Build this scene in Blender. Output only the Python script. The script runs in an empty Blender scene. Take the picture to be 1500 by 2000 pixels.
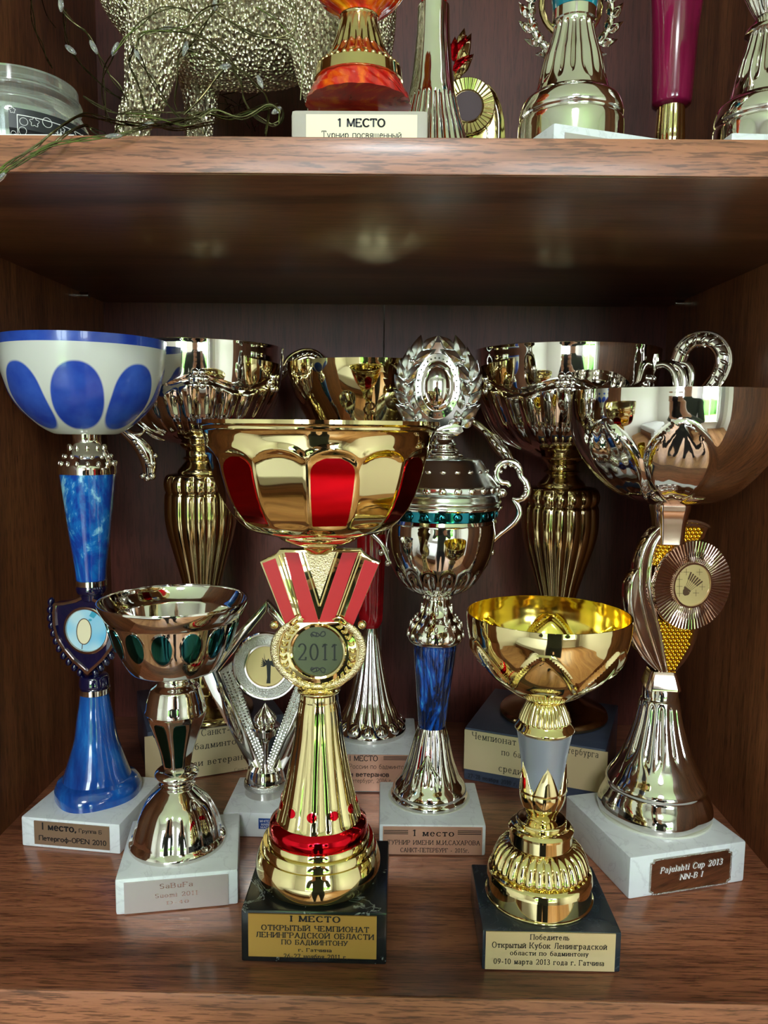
import bpy, bmesh, math, random
import numpy as np
from mathutils import Vector, Matrix
PI = math.pi
random.seed(3)
C = bpy.context.scene.collection
SC = bpy.context.scene

# ---------------------------------------------------------------- camera, sky, light, exposure
FPX, PITCH, YAW, ROLL, EYE = 1499.07, -0.10966, -0.01312, 0.01124, 0.27524
XL, XR, YF, YB, ZU, TH = -0.26189, 0.23811, 0.34507, 0.69856, 0.38367, 0.01568
_F = np.array([math.sin(YAW)*math.cos(PITCH), math.cos(YAW)*math.cos(PITCH), math.sin(PITCH)])
_R0 = np.array([math.cos(YAW), -math.sin(YAW), 0.0]); _U0 = np.cross(_R0, _F)
_R = _R0*math.cos(ROLL)+_U0*math.sin(ROLL); _U = -_R0*math.sin(ROLL)+_U0*math.cos(ROLL)
EYEP = np.array([0, 0, EYE])
cam = bpy.data.objects.new('camera', bpy.data.cameras.new('camera')); C.objects.link(cam)
cam.matrix_world = Matrix(((_R[0], _U[0], -_F[0], 0), (_R[1], _U[1], -_F[1], 0), (_R[2], _U[2], -_F[2], EYE), (0, 0, 0, 1)))
cam.data.sensor_fit = 'HORIZONTAL'; cam.data.sensor_width = 36; cam.data.lens = 36*FPX/1500
cam.data.clip_start = 0.02
SC.camera = cam
w = bpy.data.worlds.new('sky'); SC.world = w; w.use_nodes = True
w.node_tree.nodes['Background'].inputs[0].default_value = (0.80, 0.93, 1.0, 1)
w.node_tree.nodes['Background'].inputs[1].default_value = 8.5
SC.view_settings.view_transform = 'Standard'; SC.view_settings.look = 'None'
SC.view_settings.gamma = 1; SC.view_settings.use_curve_mapping = False
SC.view_settings.exposure = 1.35
SC.cycles.use_denoising = True
SC.cycles.max_bounces = 10; SC.cycles.diffuse_bounces = 4; SC.cycles.glossy_bounces = 6
SC.cycles.transmission_bounces = 8; SC.cycles.transparent_max_bounces = 8
SC.cycles.sample_clamp_indirect = 6; SC.cycles.caustics_refractive = False
WINS = [(-0.95, -0.15), (0.50, 1.45)]          # window openings in the wall behind the photographer
WZ0, WZ1, YW = -0.62, 1.10, -2.6
for i, (a, b) in enumerate(WINS):
    l = bpy.data.lights.new('window_portal', 'AREA'); l.shape = 'RECTANGLE'; l.size = b-a; l.size_y = WZ1-WZ0
    l.cycles.is_portal = True
    o = bpy.data.objects.new('window_portal', l); C.objects.link(o)
    o.location = ((a+b)/2, YW-0.11, (WZ0+WZ1)/2); o.rotation_euler = (PI/2, 0, 0)
fill_l = bpy.data.lights.new('added_fill_light', 'AREA'); fill_l.shape = 'DISK'; fill_l.size = 0.42; fill_l.energy = 16  # unseen fill light, added to brighten the room and its reflections
fill_l.color = (0.95, 0.98, 1.0)
lo = bpy.data.objects.new('added_fill_light', fill_l); C.objects.link(lo); lo.location = (0.0, -1.5, 1.28)

# ---------------------------------------------------------------- materials
def L(r, g, b):
    f = lambda c: (c/255/12.92 if c/255 <= .04045 else ((c/255+.055)/1.055)**2.4)
    return (f(r), f(g), f(b), 1)
class NT:
    def __init__(s, name):
        s.m = bpy.data.materials.new(name); s.m.use_nodes = True; s.t = s.m.node_tree; s.b = s.t.nodes['Principled BSDF']
    def n(s, typ, **k):
        o = s.t.nodes.new(typ)
        for a, v in k.items():
            if a[0] == '_': setattr(o, a[1:], v)
            else:
                key = int(a[1:]) if a[0] == 'i' and a[1:].isdigit() else a.replace('__', ' ')
                if isinstance(v, bpy.types.NodeSocket): s.t.links.new(v, o.inputs[key])
                else: o.inputs[key].default_value = v
        return o
    def set(s, **k):
        for a, v in k.items():
            a = a.replace('_', ' ')
            if isinstance(v, bpy.types.NodeSocket): s.t.links.new(v, s.b.inputs[a])
            else: s.b.inputs[a].default_value = v
        return s
    def ramp(s, fac, stops):
        r = s.n('ShaderNodeValToRGB', Fac=fac); e = r.color_ramp.elements
        while len(e) > 1: e.remove(e[-1])
        e[0].position, e[0].color = stops[0]
        for p, c in stops[1:]:
            q = e.new(p); q.color = c
        return r.outputs[0]
    def mix(s, a, b, f, mode='MIX'):
        o = s.n('ShaderNodeMix', _data_type='RGBA', _blend_type=mode)
        for i, v in ((0, f), (6, a), (7, b)):
            if isinstance(v, bpy.types.NodeSocket): s.t.links.new(v, o.inputs[i])
            else: o.inputs[i].default_value = v
        return o.outputs[2]
    def math(s, op, a, b=0.0, c=0.0):
        o = s.n('ShaderNodeMath', _operation=op)
        for i, v in ((0, a), (1, b), (2, c)):
            if isinstance(v, bpy.types.NodeSocket): s.t.links.new(v, o.inputs[i])
            else: o.inputs[i].default_value = v
        return o.outputs[0]
    def coord(s, scale=(1, 1, 1), loc=(0, 0, 0)):
        c = s.n('ShaderNodeTexCoord'); m = s.n('ShaderNodeMapping', Vector=c.outputs['Object'], Scale=scale, Location=loc)
        return m.outputs[0]
    def noise(s, vec, scale, detail=4, rough=.55, dist=0):
        return s.n('ShaderNodeTexNoise', Vector=vec, Scale=scale, Detail=detail, Roughness=rough, Distortion=dist).outputs[0]
    def bump(s, h, strength, dist=.001):
        b = s.n('ShaderNodeBump', Height=h, Strength=strength, Distance=dist); s.t.links.new(b.outputs[0], s.b.inputs['Normal'])
def metal(name, col, rough=.07, bump=0, bscale=600, coat=0):
    N = NT(name)
    sm = N.noise(N.coord(), 90, 3)
    N.set(Base_Color=col, Metallic=1.0, Roughness=N.math('MULTIPLY_ADD', sm, rough*.9, rough*.45))
    if bump: N.bump(N.noise(N.coord(), bscale, 2), bump, .0006)
    return N.m
def plain(name, col, rough=.5, metallic=0, **k):
    N = NT(name); N.set(Base_Color=col, Roughness=rough, Metallic=metallic, **k); return N.m
def wood(name, axis, dark, mid, light, rough=.35, s=1.0, streak=.5, coat=0, loc=(0, 0, 0), warp=1.0):
    N = NT(name)
    sc = [16, 16, 16]; sc[axis] = 1.3; f = [1000, 1000, 1000]; f[axis] = 62
    v = N.coord([q*s for q in sc], loc)
    a = N.noise(v, 1.0, 5, .6, 1.1*warp)
    fine = N.noise(N.coord([q*s for q in f], loc), 1.0, 3, .6, .3)
    vein = N.noise(N.coord([q*s*.25 for q in f], loc), 1.0, 4, .6, .6)
    c = N.ramp(a, [(.28, dark), (.47, mid), (.7, light)])
    k = N.ramp(fine, [(.40, (1-streak, 1-streak, 1-streak, 1)), (.48, (1, 1, 1, 1))])
    k2 = N.ramp(vein, [(.35, (1-.75*streak,)*3+(1,)), (.55, (1, 1, 1, 1))])
    c = N.mix(c, k, 1.0, 'MULTIPLY'); c = N.mix(c, k2, 1.0, 'MULTIPLY')
    N.set(Base_Color=c, Roughness=rough, Coat_Weight=coat, Coat_Roughness=.15)
    N.bump(fine, .25, .0002)
    if 'hardboard' in name: N.set(Specular_IOR_Level=.25)
    return N.m
def marble(name, base, vein, rough=.28, amt=.5, th=.5):
    N = NT(name); v = N.coord()
    a = N.noise(v, 28, 6, .6, 1.6)
    d = N.math('ABSOLUTE', N.math('SUBTRACT', a, th))
    c = N.mix(base, N.ramp(d, [(0, vein), (.05*amt, base)]), .55)
    c2 = N.ramp(N.noise(v, 60, 3), [(.3, (.90, .90, .90, 1)), (.7, (1, 1, 1, 1))])
    N.set(Base_Color=N.mix(c, c2, 1.0, 'MULTIPLY'), Roughness=rough, Subsurface_Weight=0.0)
    N.bump(N.noise(v, 900, 2), .12, .0002)
    return N.m
def resin(name, stops, scale=40, rough=.12, stretch=(1, 1, .6), coat=.6):
    N = NT(name); v = N.coord(stretch)
    c = N.ramp(N.noise(v, scale, 6, .62, 2.2), stops)
    N.set(Base_Color=c, Roughness=rough, Coat_Weight=coat, Coat_Roughness=.05); return N.m

M = {}
M['satin'] = metal('satin_silver', L(214, 218, 214), .20)
M['chrome'] = metal('chrome_metal', L(236, 232, 224), .045)
M['silver'] = metal('warm_silver_metal', L(224, 220, 213), .06)
M['dull_silver'] = metal('stippled_silver', L(205, 205, 198), .22, .9, 1600)
M['gold'] = metal('pale_gold_metal', L(230, 214, 160), .05)
M['deep_gold'] = metal('deep_gold_metal', L(238, 214, 112), .12)
M['champagne'] = metal('champagne_gold_metal', L(208, 188, 136), .08)
M['dark_gold'] = metal('aged_gold_metal', L(206, 186, 136), .12)
M['gold_grit'] = metal('gritty_pale_gold', L(214, 200, 160), .25, 1.0, 1300)
M['bead_gold'] = metal('beaded_gold', L(235, 196, 70), .10)
M['rosegold'] = metal('rose_silver', L(214, 190, 176), .09)
M['red_metal'] = metal('red_lacquered_metal', L(205, 18, 34), .10)
M['teal_metal'] = metal('teal_lacquered_metal', L(36, 108, 122), .10)
M['darkteal_metal'] = metal('dark_green_lacquer', L(34, 84, 80), .14)
M['white_marble'] = marble('white_marble', L(222, 228, 230), L(196, 200, 204))
M['grey_marble'] = marble('pale_stone', L(174, 166, 154), L(170, 164, 156))
M['black_marble'] = marble('black_marble', L(20, 24, 26), L(190, 198, 194), .18, .2, .40)
M['slate'] = marble('dark_slate', L(62, 72, 90), L(76, 86, 104), .32, .4)
M['blue_resin'] = resin('blue_marbled_resin', [(.30, L(10, 26, 120)), (.46, L(14, 66, 160)), (.54, L(20, 110, 190)), (.60, L(150, 214, 234)), (.70, L(24, 96, 180))], 26)
M['dark_blue_resin'] = resin('dark_blue_resin', [(.30, L(10, 16, 34)), (.45, L(8, 24, 60)), (.55, L(12, 70, 160)), (.64, L(60, 150, 205)), (.70, L(14, 30, 70))], 45, stretch=(1, 1, .35))
M['mid_blue_resin'] = resin('smoky_blue_resin', [(.3, L(12, 44, 120)), (.5, L(18, 78, 156)), (.66, L(40, 120, 196)), (.8, L(24, 70, 150))], 18)
N = NT('cobalt_glass'); N.set(Base_Color=L(5, 9, 50), Roughness=.05, Coat_Weight=1.0, Specular_IOR_Level=.8); M['cobalt'] = N.m
M['red_glass'] = resin('ruby_translucent', [(.3, L(110, 4, 18)), (.6, L(190, 14, 28))], 30)
M['amber_red'] = resin('amber_red_resin', [(.30, L(120, 8, 10)), (.45, L(206, 40, 12)), (.58, L(238, 120, 10)), (.68, L(255, 190, 30)), (.8, L(214, 60, 10))], 30, stretch=(1, 1, .8))
M['ruby_low'] = resin('red_orange_resin', [(.3, L(120, 10, 16)), (.5, L(190, 30, 20)), (.66, L(232, 120, 20))], 26)
M['burgundy'] = resin('burgundy_lacquer', [(.3, L(92, 12, 40)), (.6, L(140, 24, 70)), (.75, L(190, 40, 110))], 9, stretch=(3, 3, .2))
M['teal_glass'] = resin('turquoise_lacquer', [(.3, L(6, 84, 104)), (.7, L(20, 140, 160))], 12)
M['red_ribbon'] = plain('red_ribbon_enamel', L(178, 16, 30), .35)
M['black'] = plain('black_ink', (0.006, .006, .007, 1), .5)
M['brown_ink'] = plain('brown_ink', L(80, 56, 34), .5)
M['white_ink'] = plain('white_print', (.8, .8, .8, 1), .6)
M['cream'] = plain('cream_paper', L(232, 222, 186), .5)
M['paper_gold'] = plain('gold_card', L(206, 188, 146), .42, .15)
M['kraft'] = plain('brushed_bronze', L(138, 112, 88), .4, .35)
M['plate_gold'] = plain('satin_gold_plate', L(182, 140, 66), .38, .4)
M['plate_pale'] = plain('pale_gold_plate', L(206, 184, 140), .34, .35)
M['copper'] = plain('polished_copper_plate', L(216, 168, 142), .25, .4)
M['brush_silver'] = plain('brushed_silver_plate', L(190, 182, 178), .28, .5)
M['mirror_plate'] = metal('mirror_plate', L(200, 190, 180), .08)
M['grey_satin'] = plain('grey_satin_lacquer', L(150, 160, 176), .38, .55)
M['grey_disc'] = metal('dark_olive_disc', L(96, 96, 82), .35)
M['gold_disc'] = plain('matte_gold_disc', L(212, 190, 132), .45, .35)
M['sticker'] = plain('blue_sticker', L(20, 66, 140), .3)
M['wire'] = metal('green_lacquered_wire', L(78, 74, 48), .3)
M['dark_red_disc'] = plain('dark_red_disc', L(50, 14, 20), .55)
M['wax'] = plain('milky_wax', L(196, 200, 184), .5)
M['label_black'] = plain('black_paper_label', L(30, 33, 38), .45)
M['print_teal'] = plain('teal_print', L(60, 160, 190), .4)  # teal ink of the medallion's printed square and dot
N = NT('clear_glass'); tr = N.n('ShaderNodeBsdfTransparent', Color=(.93, .96, .95, 1)); gg = N.n('ShaderNodeBsdfGlossy', Color=(1, 1, 1, 1), Roughness=.06)
df = N.n('ShaderNodeBsdfDiffuse', Color=L(206, 208, 204)); lw = N.n('ShaderNodeLayerWeight', Blend=.22)
m1 = N.n('ShaderNodeMixShader', i0=N.math('MULTIPLY_ADD', lw.outputs['Fresnel'], .8, .05), i1=tr.outputs[0], i2=gg.outputs[0])
m2 = N.n('ShaderNodeMixShader', i0=N.math('MULTIPLY_ADD', lw.outputs['Facing'], .26, .07), i1=m1.outputs[0], i2=df.outputs[0])
N.t.links.new(m2.outputs[0], N.t.nodes['Material Output'].inputs[0]); M['glass'] = N.m
N = NT('led_resin'); N.set(Base_Color=(.9, .95, .95, 1), Roughness=.08, Transmission_Weight=.85, IOR=1.4); M['led'] = N.m
M['led_core'] = plain('led_chip', L(240, 200, 90), .3)
M['shelf_wood'] = wood('walnut_laminate_top', 0, L(88, 50, 34), L(150, 92, 64), L(174, 112, 80), .30, 1, .55, .3)
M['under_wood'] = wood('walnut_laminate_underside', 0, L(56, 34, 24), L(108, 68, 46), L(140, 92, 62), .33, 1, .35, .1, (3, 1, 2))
M['edge_wood'] = wood('walnut_edge_band', 0, L(126, 78, 54), L(150, 96, 68), L(166, 110, 80), .34, 1.1, .55, .15, (5, 2, 1), .4)
M['side_wood'] = wood('walnut_laminate_side', 2, L(84, 48, 28), L(134, 80, 48), L(162, 102, 64), .40, 1, .5, .05, (1, 4, 2))
M['back_wood'] = wood('walnut_hardboard_back', 2, L(66, 34, 29), L(84, 42, 35), L(96, 49, 41), .40, .7, .3, 0, (2, 7, 3))
N = NT('bowl_print'); v = N.n('ShaderNodeTexCoord').outputs['Object']          # white plastic with seven printed blue ovals and a blue rim
M['bowl_print_nt'] = N
N = NT('azure_print'); v = N.coord((30, 30, 30)); g = N.n('ShaderNodeTexNoise', Vector=v, Scale=1.3, Detail=1).outputs[0]
N.set(Base_Color=N.ramp(g, [(.35, L(70, 180, 228)), (.62, L(190, 222, 232))]), Roughness=.3); M['azure'] = N.m
N = NT('glitter_champagne'); v = N.coord(); vo = N.n('ShaderNodeTexVoronoi', Vector=N.coord((420, 420, 200)), Scale=1.0)
nz = N.noise(v, 60, 2)
N.set(Base_Color=N.ramp(N.noise(v, 700, 2), [(.35, L(150, 132, 100)), (.65, L(244, 240, 214))]), Metallic=.85, Roughness=.28)
N.bump(vo.outputs['Distance'], 1.0, .0035); M['glitter'] = N.m
M['wall_paint'] = plain('pale_wall_paint', L(222, 220, 214), .8)
M['ceil_paint'] = plain('white_ceiling_paint', L(225, 225, 222), .8)
M['room_floor'] = wood('room_floor_laminate', 1, L(120, 80, 50), L(165, 118, 78), L(186, 140, 98), .4, .3, .3)
M['window_white'] = plain('white_window_frame', L(235, 236, 234), .35)
N = NT('window_glass'); N.set(Base_Color=(1, 1, 1, 1), Roughness=0.0, Transmission_Weight=1.0, IOR=1.0, Alpha=.08); M['pane'] = N.m
M['grass'] = plain('lawn_green', L(120, 168, 70), .9)
M['foliage'] = plain('hedge_green', L(70, 112, 48), .9)
M['linen'] = plain('pale_grey_linen', L(196, 196, 198), .9)
M['skin'] = plain('skin', L(200, 150, 124), .5)
M['jacket'] = plain('dark_green_grey_jacket', L(58, 64, 60), .9)
M['trousers'] = plain('dark_trousers', L(36, 38, 44), .9)
M['hair'] = plain('brown_hair', L(70, 50, 36), .7)
M['phone'] = plain('black_phone', L(16, 16, 18), .15)

# ---------------------------------------------------------------- builders
def obj(name, verts, faces, mat, parent=None, smooth=True, ang=38, fix=True):
    me = bpy.data.meshes.new(name); me.from_pydata([tuple(map(float, v)) for v in verts], [], faces)
    if fix:
        bm = bmesh.new(); bm.from_mesh(me); bmesh.ops.recalc_face_normals(bm, faces=bm.faces); bm.to_mesh(me); bm.free()
    return link(name, me, mat, parent, smooth, ang)
def link(name, me, mat, parent=None, smooth=True, ang=38):
    if mat is not None and not me.materials: me.materials.append(mat)
    if smooth:
        me.polygons.foreach_set('use_smooth', [True]*len(me.polygons)); me.set_sharp_from_angle(angle=math.radians(ang))
    o = bpy.data.objects.new(name, me); C.objects.link(o)
    if parent: o.parent = parent
    return o
def bmobj(name, bm, mat, parent=None, smooth=True, ang=38):
    me = bpy.data.meshes.new(name); bm.to_mesh(me); bm.free(); return link(name, me, mat, parent, smooth, ang)
def tag(o, label, cat, group=None):
    o['label'] = label; o['category'] = cat
    if group: o['group'] = group
    return o
def structure(o):
    o['kind'] = 'structure'; return o
def box(name, x0, x1, y0, y1, z0, z1, mat, parent=None, bev=0, seg=2):
    bm = bmesh.new(); bmesh.ops.create_cube(bm, size=1)
    for v in bm.verts: v.co = Vector(((x0+x1)/2+v.co.x*(x1-x0), (y0+y1)/2+v.co.y*(y1-y0), (z0+z1)/2+v.co.z*(z1-z0)))
    if bev: bmesh.ops.bevel(bm, geom=bm.edges[:], offset=bev, segments=seg, affect='EDGES', profile=.6)
    return bmobj(name, bm, mat, parent)
def catmull(pts, sub=6):
    """pts: rows of floats, last column 1 = sharp corner. Returns smoothed list without that column."""
    P = [np.array(p[:-1], float) for p in pts]; S = [p[-1] for p in pts]; out = []
    for i in range(len(P)-1):
        a, b = P[i], P[i+1]
        m0 = (b-P[i-1])/2 if i > 0 and not S[i] else (b-a)
        m1 = (P[i+2]-a)/2 if i+2 < len(P) and not S[i+1] else (b-a)
        L_ = np.linalg.norm(b-a)
        for m in (0, 1):
            mm = (m0, m1)[m]; l = np.linalg.norm(mm)
            if l > 1.5*L_: mm = mm*(1.5*L_/l)
            if m == 0: m0 = mm
            else: m1 = mm
        n = 1 if (S[i] and S[i+1]) else sub
        for k in range(n):
            t = k/n; out.append((2*t**3-3*t*t+1)*a+(t**3-2*t*t+t)*m0+(-2*t**3+3*t*t)*b+(t**3-t*t)*m1)
    out.append(P[-1]); return out
def tube(name, pts, rad, mat, parent=None, n=10, sub=4, flat=1.0, raw=False):
    """swept tube through pts; rad one number or one per point; flat squeezes it along y."""
    if not hasattr(rad, '__len__'): rad = [rad]*len(pts)
    P = catmull([(*p, r, 0) for p, r in zip(pts, rad)], sub)
    vs, fs = [], []; prev = None
    for i, p in enumerate(P):
        c = p[:3]; d = (P[min(i+1, len(P)-1)]-P[max(i-1, 0)])[:3]; d = d/(np.linalg.norm(d)+1e-12)
        if prev is None:
            a = np.cross(d, [0, 1, 0]); a = a if np.linalg.norm(a) > .1 else np.cross(d, [1, 0, 0])
        else: a = prev-d*(prev@d)
        a = a/np.linalg.norm(a); prev = a; b = np.cross(d, a)
        for k in range(n):
            q = 2*PI*k/n; o = (a*math.cos(q)+b*math.sin(q))*p[3]; o[1] *= flat
            vs.append(c+o)
    m = len(P)
    for i in range(m-1):
        for k in range(n):
            fs.append((i*n+k, i*n+(k+1) % n, (i+1)*n+(k+1) % n, (i+1)*n+k))
    fs.append(tuple(range(n))[::-1]); fs.append(tuple((m-1)*n+k for k in range(n)))
    if raw: return vs, fs
    return obj(name, vs, fs, mat, parent)
def merge(name, parts, mat, parent=None, **k):
    vs, fs = [], []
    for v, f in parts:
        o = len(vs); vs += list(v); fs += [tuple(i+o for i in q) for q in f]
    return obj(name, vs, fs, mat, parent, **k)
def prism(name, outline, y0, y1, mat, parent=None, bev=0, seg=2):
    """outline in local (x, z); front face at y0 (nearer), back at y1."""
    bm = bmesh.new(); vs = [bm.verts.new((x, y0, z)) for x, z in outline]
    f = bm.faces.new(vs); r = bmesh.ops.extrude_face_region(bm, geom=[f])
    nv = [g for g in r['geom'] if isinstance(g, bmesh.types.BMVert)]
    for v in nv: v.co.y = y1
    bmesh.ops.recalc_face_normals(bm, faces=bm.faces)
    if bev:
        es = [e for e in bm.edges if abs(e.verts[0].co.y-y0) < 1e-7 and abs(e.verts[1].co.y-y0) < 1e-7]
        bmesh.ops.bevel(bm, geom=es, offset=bev, segments=seg, affect='EDGES', profile=.5)
    return bmobj(name, bm, mat, parent)
_sph = {}
def sphere_me(mat, seg=14, rings=8):
    k = (mat.name, seg)
    if k not in _sph:
        bm = bmesh.new(); bmesh.ops.create_uvsphere(bm, u_segments=seg, v_segments=rings, radius=1)
        me = bpy.data.meshes.new('bead'); bm.to_mesh(me); bm.free(); me.materials.append(mat)
        me.polygons.foreach_set('use_smooth', [True]*len(me.polygons)); _sph[k] = me
    return _sph[k]
def bead(name, loc, sc, mat, parent=None, rot=(0, 0, 0)):
    o = bpy.data.objects.new(name, sphere_me(mat)); C.objects.link(o); o.location = loc
    o.scale = sc if hasattr(sc, '__len__') else (sc,)*3; o.rotation_euler = rot
    if parent: o.parent = parent
    return o
def ball(c, r, seg=8, rings=5):
    """raw ellipsoid"""
    r = r if hasattr(r, '__len__') else (r,)*3
    vs, fs = [], []
    for i in range(rings+1):
        a = PI*i/rings
        for k in range(seg):
            b = 2*PI*k/seg; vs.append((c[0]+r[0]*math.sin(a)*math.cos(b), c[1]+r[1]*math.sin(a)*math.sin(b), c[2]+r[2]*math.cos(a)))
    for i in range(rings):
        for k in range(seg): fs.append((i*seg+k, i*seg+(k+1) % seg, (i+1)*seg+(k+1) % seg, (i+1)*seg+k))
    return vs, fs
_leafme = {}
def leaf_me(mat):
    """pointed laurel leaf with a raised midrib, lying in x/z, base at origin, tip at z=1, half width .26"""
    if mat.name not in _leafme:
        vs, fs = [], []; rows = 9; cols = 7
        for i in range(rows):
            t = i/(rows-1); wd = .02+.24*math.sin(PI*min(1, t**.8))**.9*(1 if t < .5 else (1-t)*2*.35+.65)
            if i == rows-1: wd = .005
            for j in range(cols):
                u = j/(cols-1)*2-1
                d = -.13*(1-abs(u)**2)*math.sin(PI*max(.06, min(.94, t)))-.05*max(0, 1-abs(u)*3.5)
                vs.append((u*wd, d, t))
        for i in range(rows-1):
            for j in range(cols-1): a = i*cols+j; fs.append((a, a+1, a+cols+1, a+cols))
        n = len(vs)
        for x, y, z in list(vs): vs.append((x, .05, z))
        for i in range(rows-1):
            for j in range(cols-1): a = n+i*cols+j; fs.append((a, a+cols, a+cols+1, a+1))
        for i in range(rows-1):
            for a in (i*cols, i*cols+cols-1): fs.append((a, a+cols, a+cols+n, a+n))
        me = bpy.data.meshes.new('leaf'); me.from_pydata(vs, [], fs); me.materials.append(mat)
        bm = bmesh.new(); bm.from_mesh(me); bmesh.ops.recalc_face_normals(bm, faces=bm.faces); bm.to_mesh(me); bm.free()
        me.polygons.foreach_set('use_smooth', [True]*len(me.polygons)); me.set_sharp_from_angle(angle=.9); _leafme[mat.name] = me
    return _leafme[mat.name]
def leaf(name, x, y, z, ang, ln, mat, parent, wd=1.0, th=1.0):
    """ang measured from straight up, positive leaning to +x"""
    o = bpy.data.objects.new(name, leaf_me(mat)); C.objects.link(o); o.parent = parent
    o.location = (x, y, z); o.rotation_euler = (0, ang, 0); o.scale = (ln*wd, ln*th, ln); return o
def ray(px, py): return _F+_R*(px-750)/FPX-_U*(py-1000)/FPX
def at(px, py, Y):
    d = ray(px, py); return EYEP+d*(Y/d[1])
def onz(px, py, z):
    d = ray(px, py); return EYEP+d*((z-EYE)/d[2])

class T:
    """One trophy: root Empty at the centre of its base, local frame turned by rot (degrees)."""
    def __init__(s, name, label, cat, X, Y, Z=0.0, rot=0.0, ax=None, group=None, lean=0.0):
        s.o = bpy.data.objects.new(name, None); s.o.empty_display_size = .02; C.objects.link(s.o)
        s.o.location = (X, Y, Z); s.o.rotation_euler = (0, 0, math.radians(rot)); tag(s.o, label, cat, group)
        s.X, s.Y, s.Z, s.a = X, Y, Z, math.radians(rot); s.lean = lean
        s.wx, s.wy = (X, Y) if ax is None else ax
        s.ax = s.loc((s.wx, s.wy, Z))[:2]
        d = s.loc((0, 0, 0))[:2]-s.ax; s.f = math.atan2(d[0], -d[1])
        s.cphi = math.cos(math.atan2(abs(s.wx), s.wy))
        s.surf = {}
    def loc(s, p):
        x, y = p[0]-s.X, p[1]-s.Y; c, q = math.cos(s.a), math.sin(s.a)
        return np.array([x*c+y*q, -x*q+y*c, p[2]-s.Z])
    def z(s, row):
        P0 = np.array([s.wx, s.wy, -EYE]); k = row-1000
        return -(FPX*(P0@_U)+k*(P0@_F))/(k*_F[2]+FPX*_U[2])-s.Z
    def r(s, row, hw):
        P = np.array([s.wx, s.wy, s.z(row)+s.Z-EYE]); return P@_F*hw/FPX*s.cphi
    def rz(s, pts): return [(s.r(p[0], p[1]), s.z(p[0]), (p[2] if len(p) > 2 else 0)) for p in pts]
    def pl(s, px, py, y=None):
        """pixel -> local (x, z) on the vertical plane local y = y (default: through the axis)"""
        y = s.ax[1] if y is None else y
        e = s.loc(EYEP); d = s.loc(EYEP+ray(px, py))-e; p = e+d*((y-e[1])/d[1]); return p[0], p[2]
    def pa(s, px, py, deg):
        """pixel -> local point on the vertical plane through the axis that runs at world angle deg"""
        a = math.radians(deg); n = np.array([-math.sin(a), math.cos(a), 0]); d = ray(px, py); c = np.array([s.wx, s.wy, 0])
        return s.loc(EYEP+d*(((c-EYEP)@n)/(d@n)))
    def p3(s, px, py, y=None):
        y = s.ax[1] if y is None else y
        x, z = s.pl(px, py, y); return (x, y, z)
    def px(s, n=1.0): return n*math.hypot(s.wx, s.wy)/FPX
    def lathe(s, name, pts, mat, mod=None, n=96, sub=5, shell=0, raw=False, inner=None, parent=None, key=None, top=True, bot=True):
        R_ = catmull(pts if raw else s.rz(pts), sub)
        zs = np.array([p[1] for p in R_]); rs = np.array([p[0] for p in R_])
        o_ = np.argsort(zs, kind='stable'); zz, rr = zs[o_], rs[o_]
        def rad(th, z, r=None):
            r = float(np.interp(z, zz, rr)) if r is None else r
            return mod(th, z, r) if mod else r
        s.surf[key or name] = rad
        rings = []
        for r, z in R_: rings.append((z, r, 0))
        if shell:
            inn = [(z+(shell*.6 if i else 0), max(r-shell, 1e-4), 1) for i, (r, z) in enumerate(R_)]
            rings = inn[::-1]+rings
        vs, fs = [], []
        for z, r, k in rings:
            for j in range(n):
                th = 2*PI*j/n; q = mod(th if th <= PI else th-2*PI, z, r) if mod else r
                vs.append((s.ax[0]+s.lean*z+q*math.sin(th+s.f), s.ax[1]-q*math.cos(th+s.f), z))
        m = len(rings)
        for i in range(m-1):
            for j in range(n): fs.append((i*n+j, i*n+(j+1) % n, (i+1)*n+(j+1) % n, (i+1)*n+j))
        for i, on in ((0, top), (m-1, bot)):
            if not on: continue
            c = len(vs); z = rings[i][0]; vs.append((s.ax[0]+s.lean*z, s.ax[1], z))
            for j in range(n): fs.append((i*n+j, i*n+(j+1) % n, c))
        o = obj(name, vs, fs, mat, parent or s.o)
        if inner is not None and shell:
            o.data.materials.append(inner); lim = (len(R_)-1)*n
            for i, p in enumerate(o.data.polygons):
                if i < lim or (top and lim+n*(len(R_)) <= i < lim+n*(len(R_)+1)): p.material_index = 1
        return o
    def pt(s, key, th, z, off=0.0):
        q = s.surf[key](th, z)+off
        return (s.ax[0]+s.lean*z+q*math.sin(th+s.f), s.ax[1]-q*math.cos(th+s.f), z)
    def patch(s, name, key, th, z, a, b, mat, off=.0004, dome=0.0, shape=None, parent=None, rings=6, seg=32, lip=.0003):
        """raised patch on a lathed surface; a = half angle, b = half height"""
        vs, fs = [s.pt(key, th, z, off+dome)], []
        for i in range(1, rings+1):
            u = i/rings
            for k in range(seg):
                f = 2*PI*k/seg; sx, sz = shape(f) if shape else (math.cos(f), math.sin(f))
                vs.append(s.pt(key, th+a*u*sx, z+b*u*sz, off+dome*(1-u*u)))
        for k in range(seg):
            f = 2*PI*k/seg; sx, sz = shape(f) if shape else (math.cos(f), math.sin(f))
            vs.append(s.pt(key, th+a*sx, z+b*sz, -lip))
        for k in range(seg): fs.append((0, 1+k, 1+(k+1) % seg))
        for i in range(rings):
            for k in range(seg): fs.append((1+i*seg+k, 1+(i+1)*seg+k, 1+(i+1)*seg+(k+1) % seg, 1+i*seg+(k+1) % seg))
        return obj(name, vs, fs, mat, parent or s.o)
    def base(s, w_, d, h, mat, bev=.0012, name='base'):
        s.w, s.d, s.h = w_, d, h; return box(name, -w_/2, w_/2, -d/2, d/2, 0, h, mat, s.o, bev)
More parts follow.
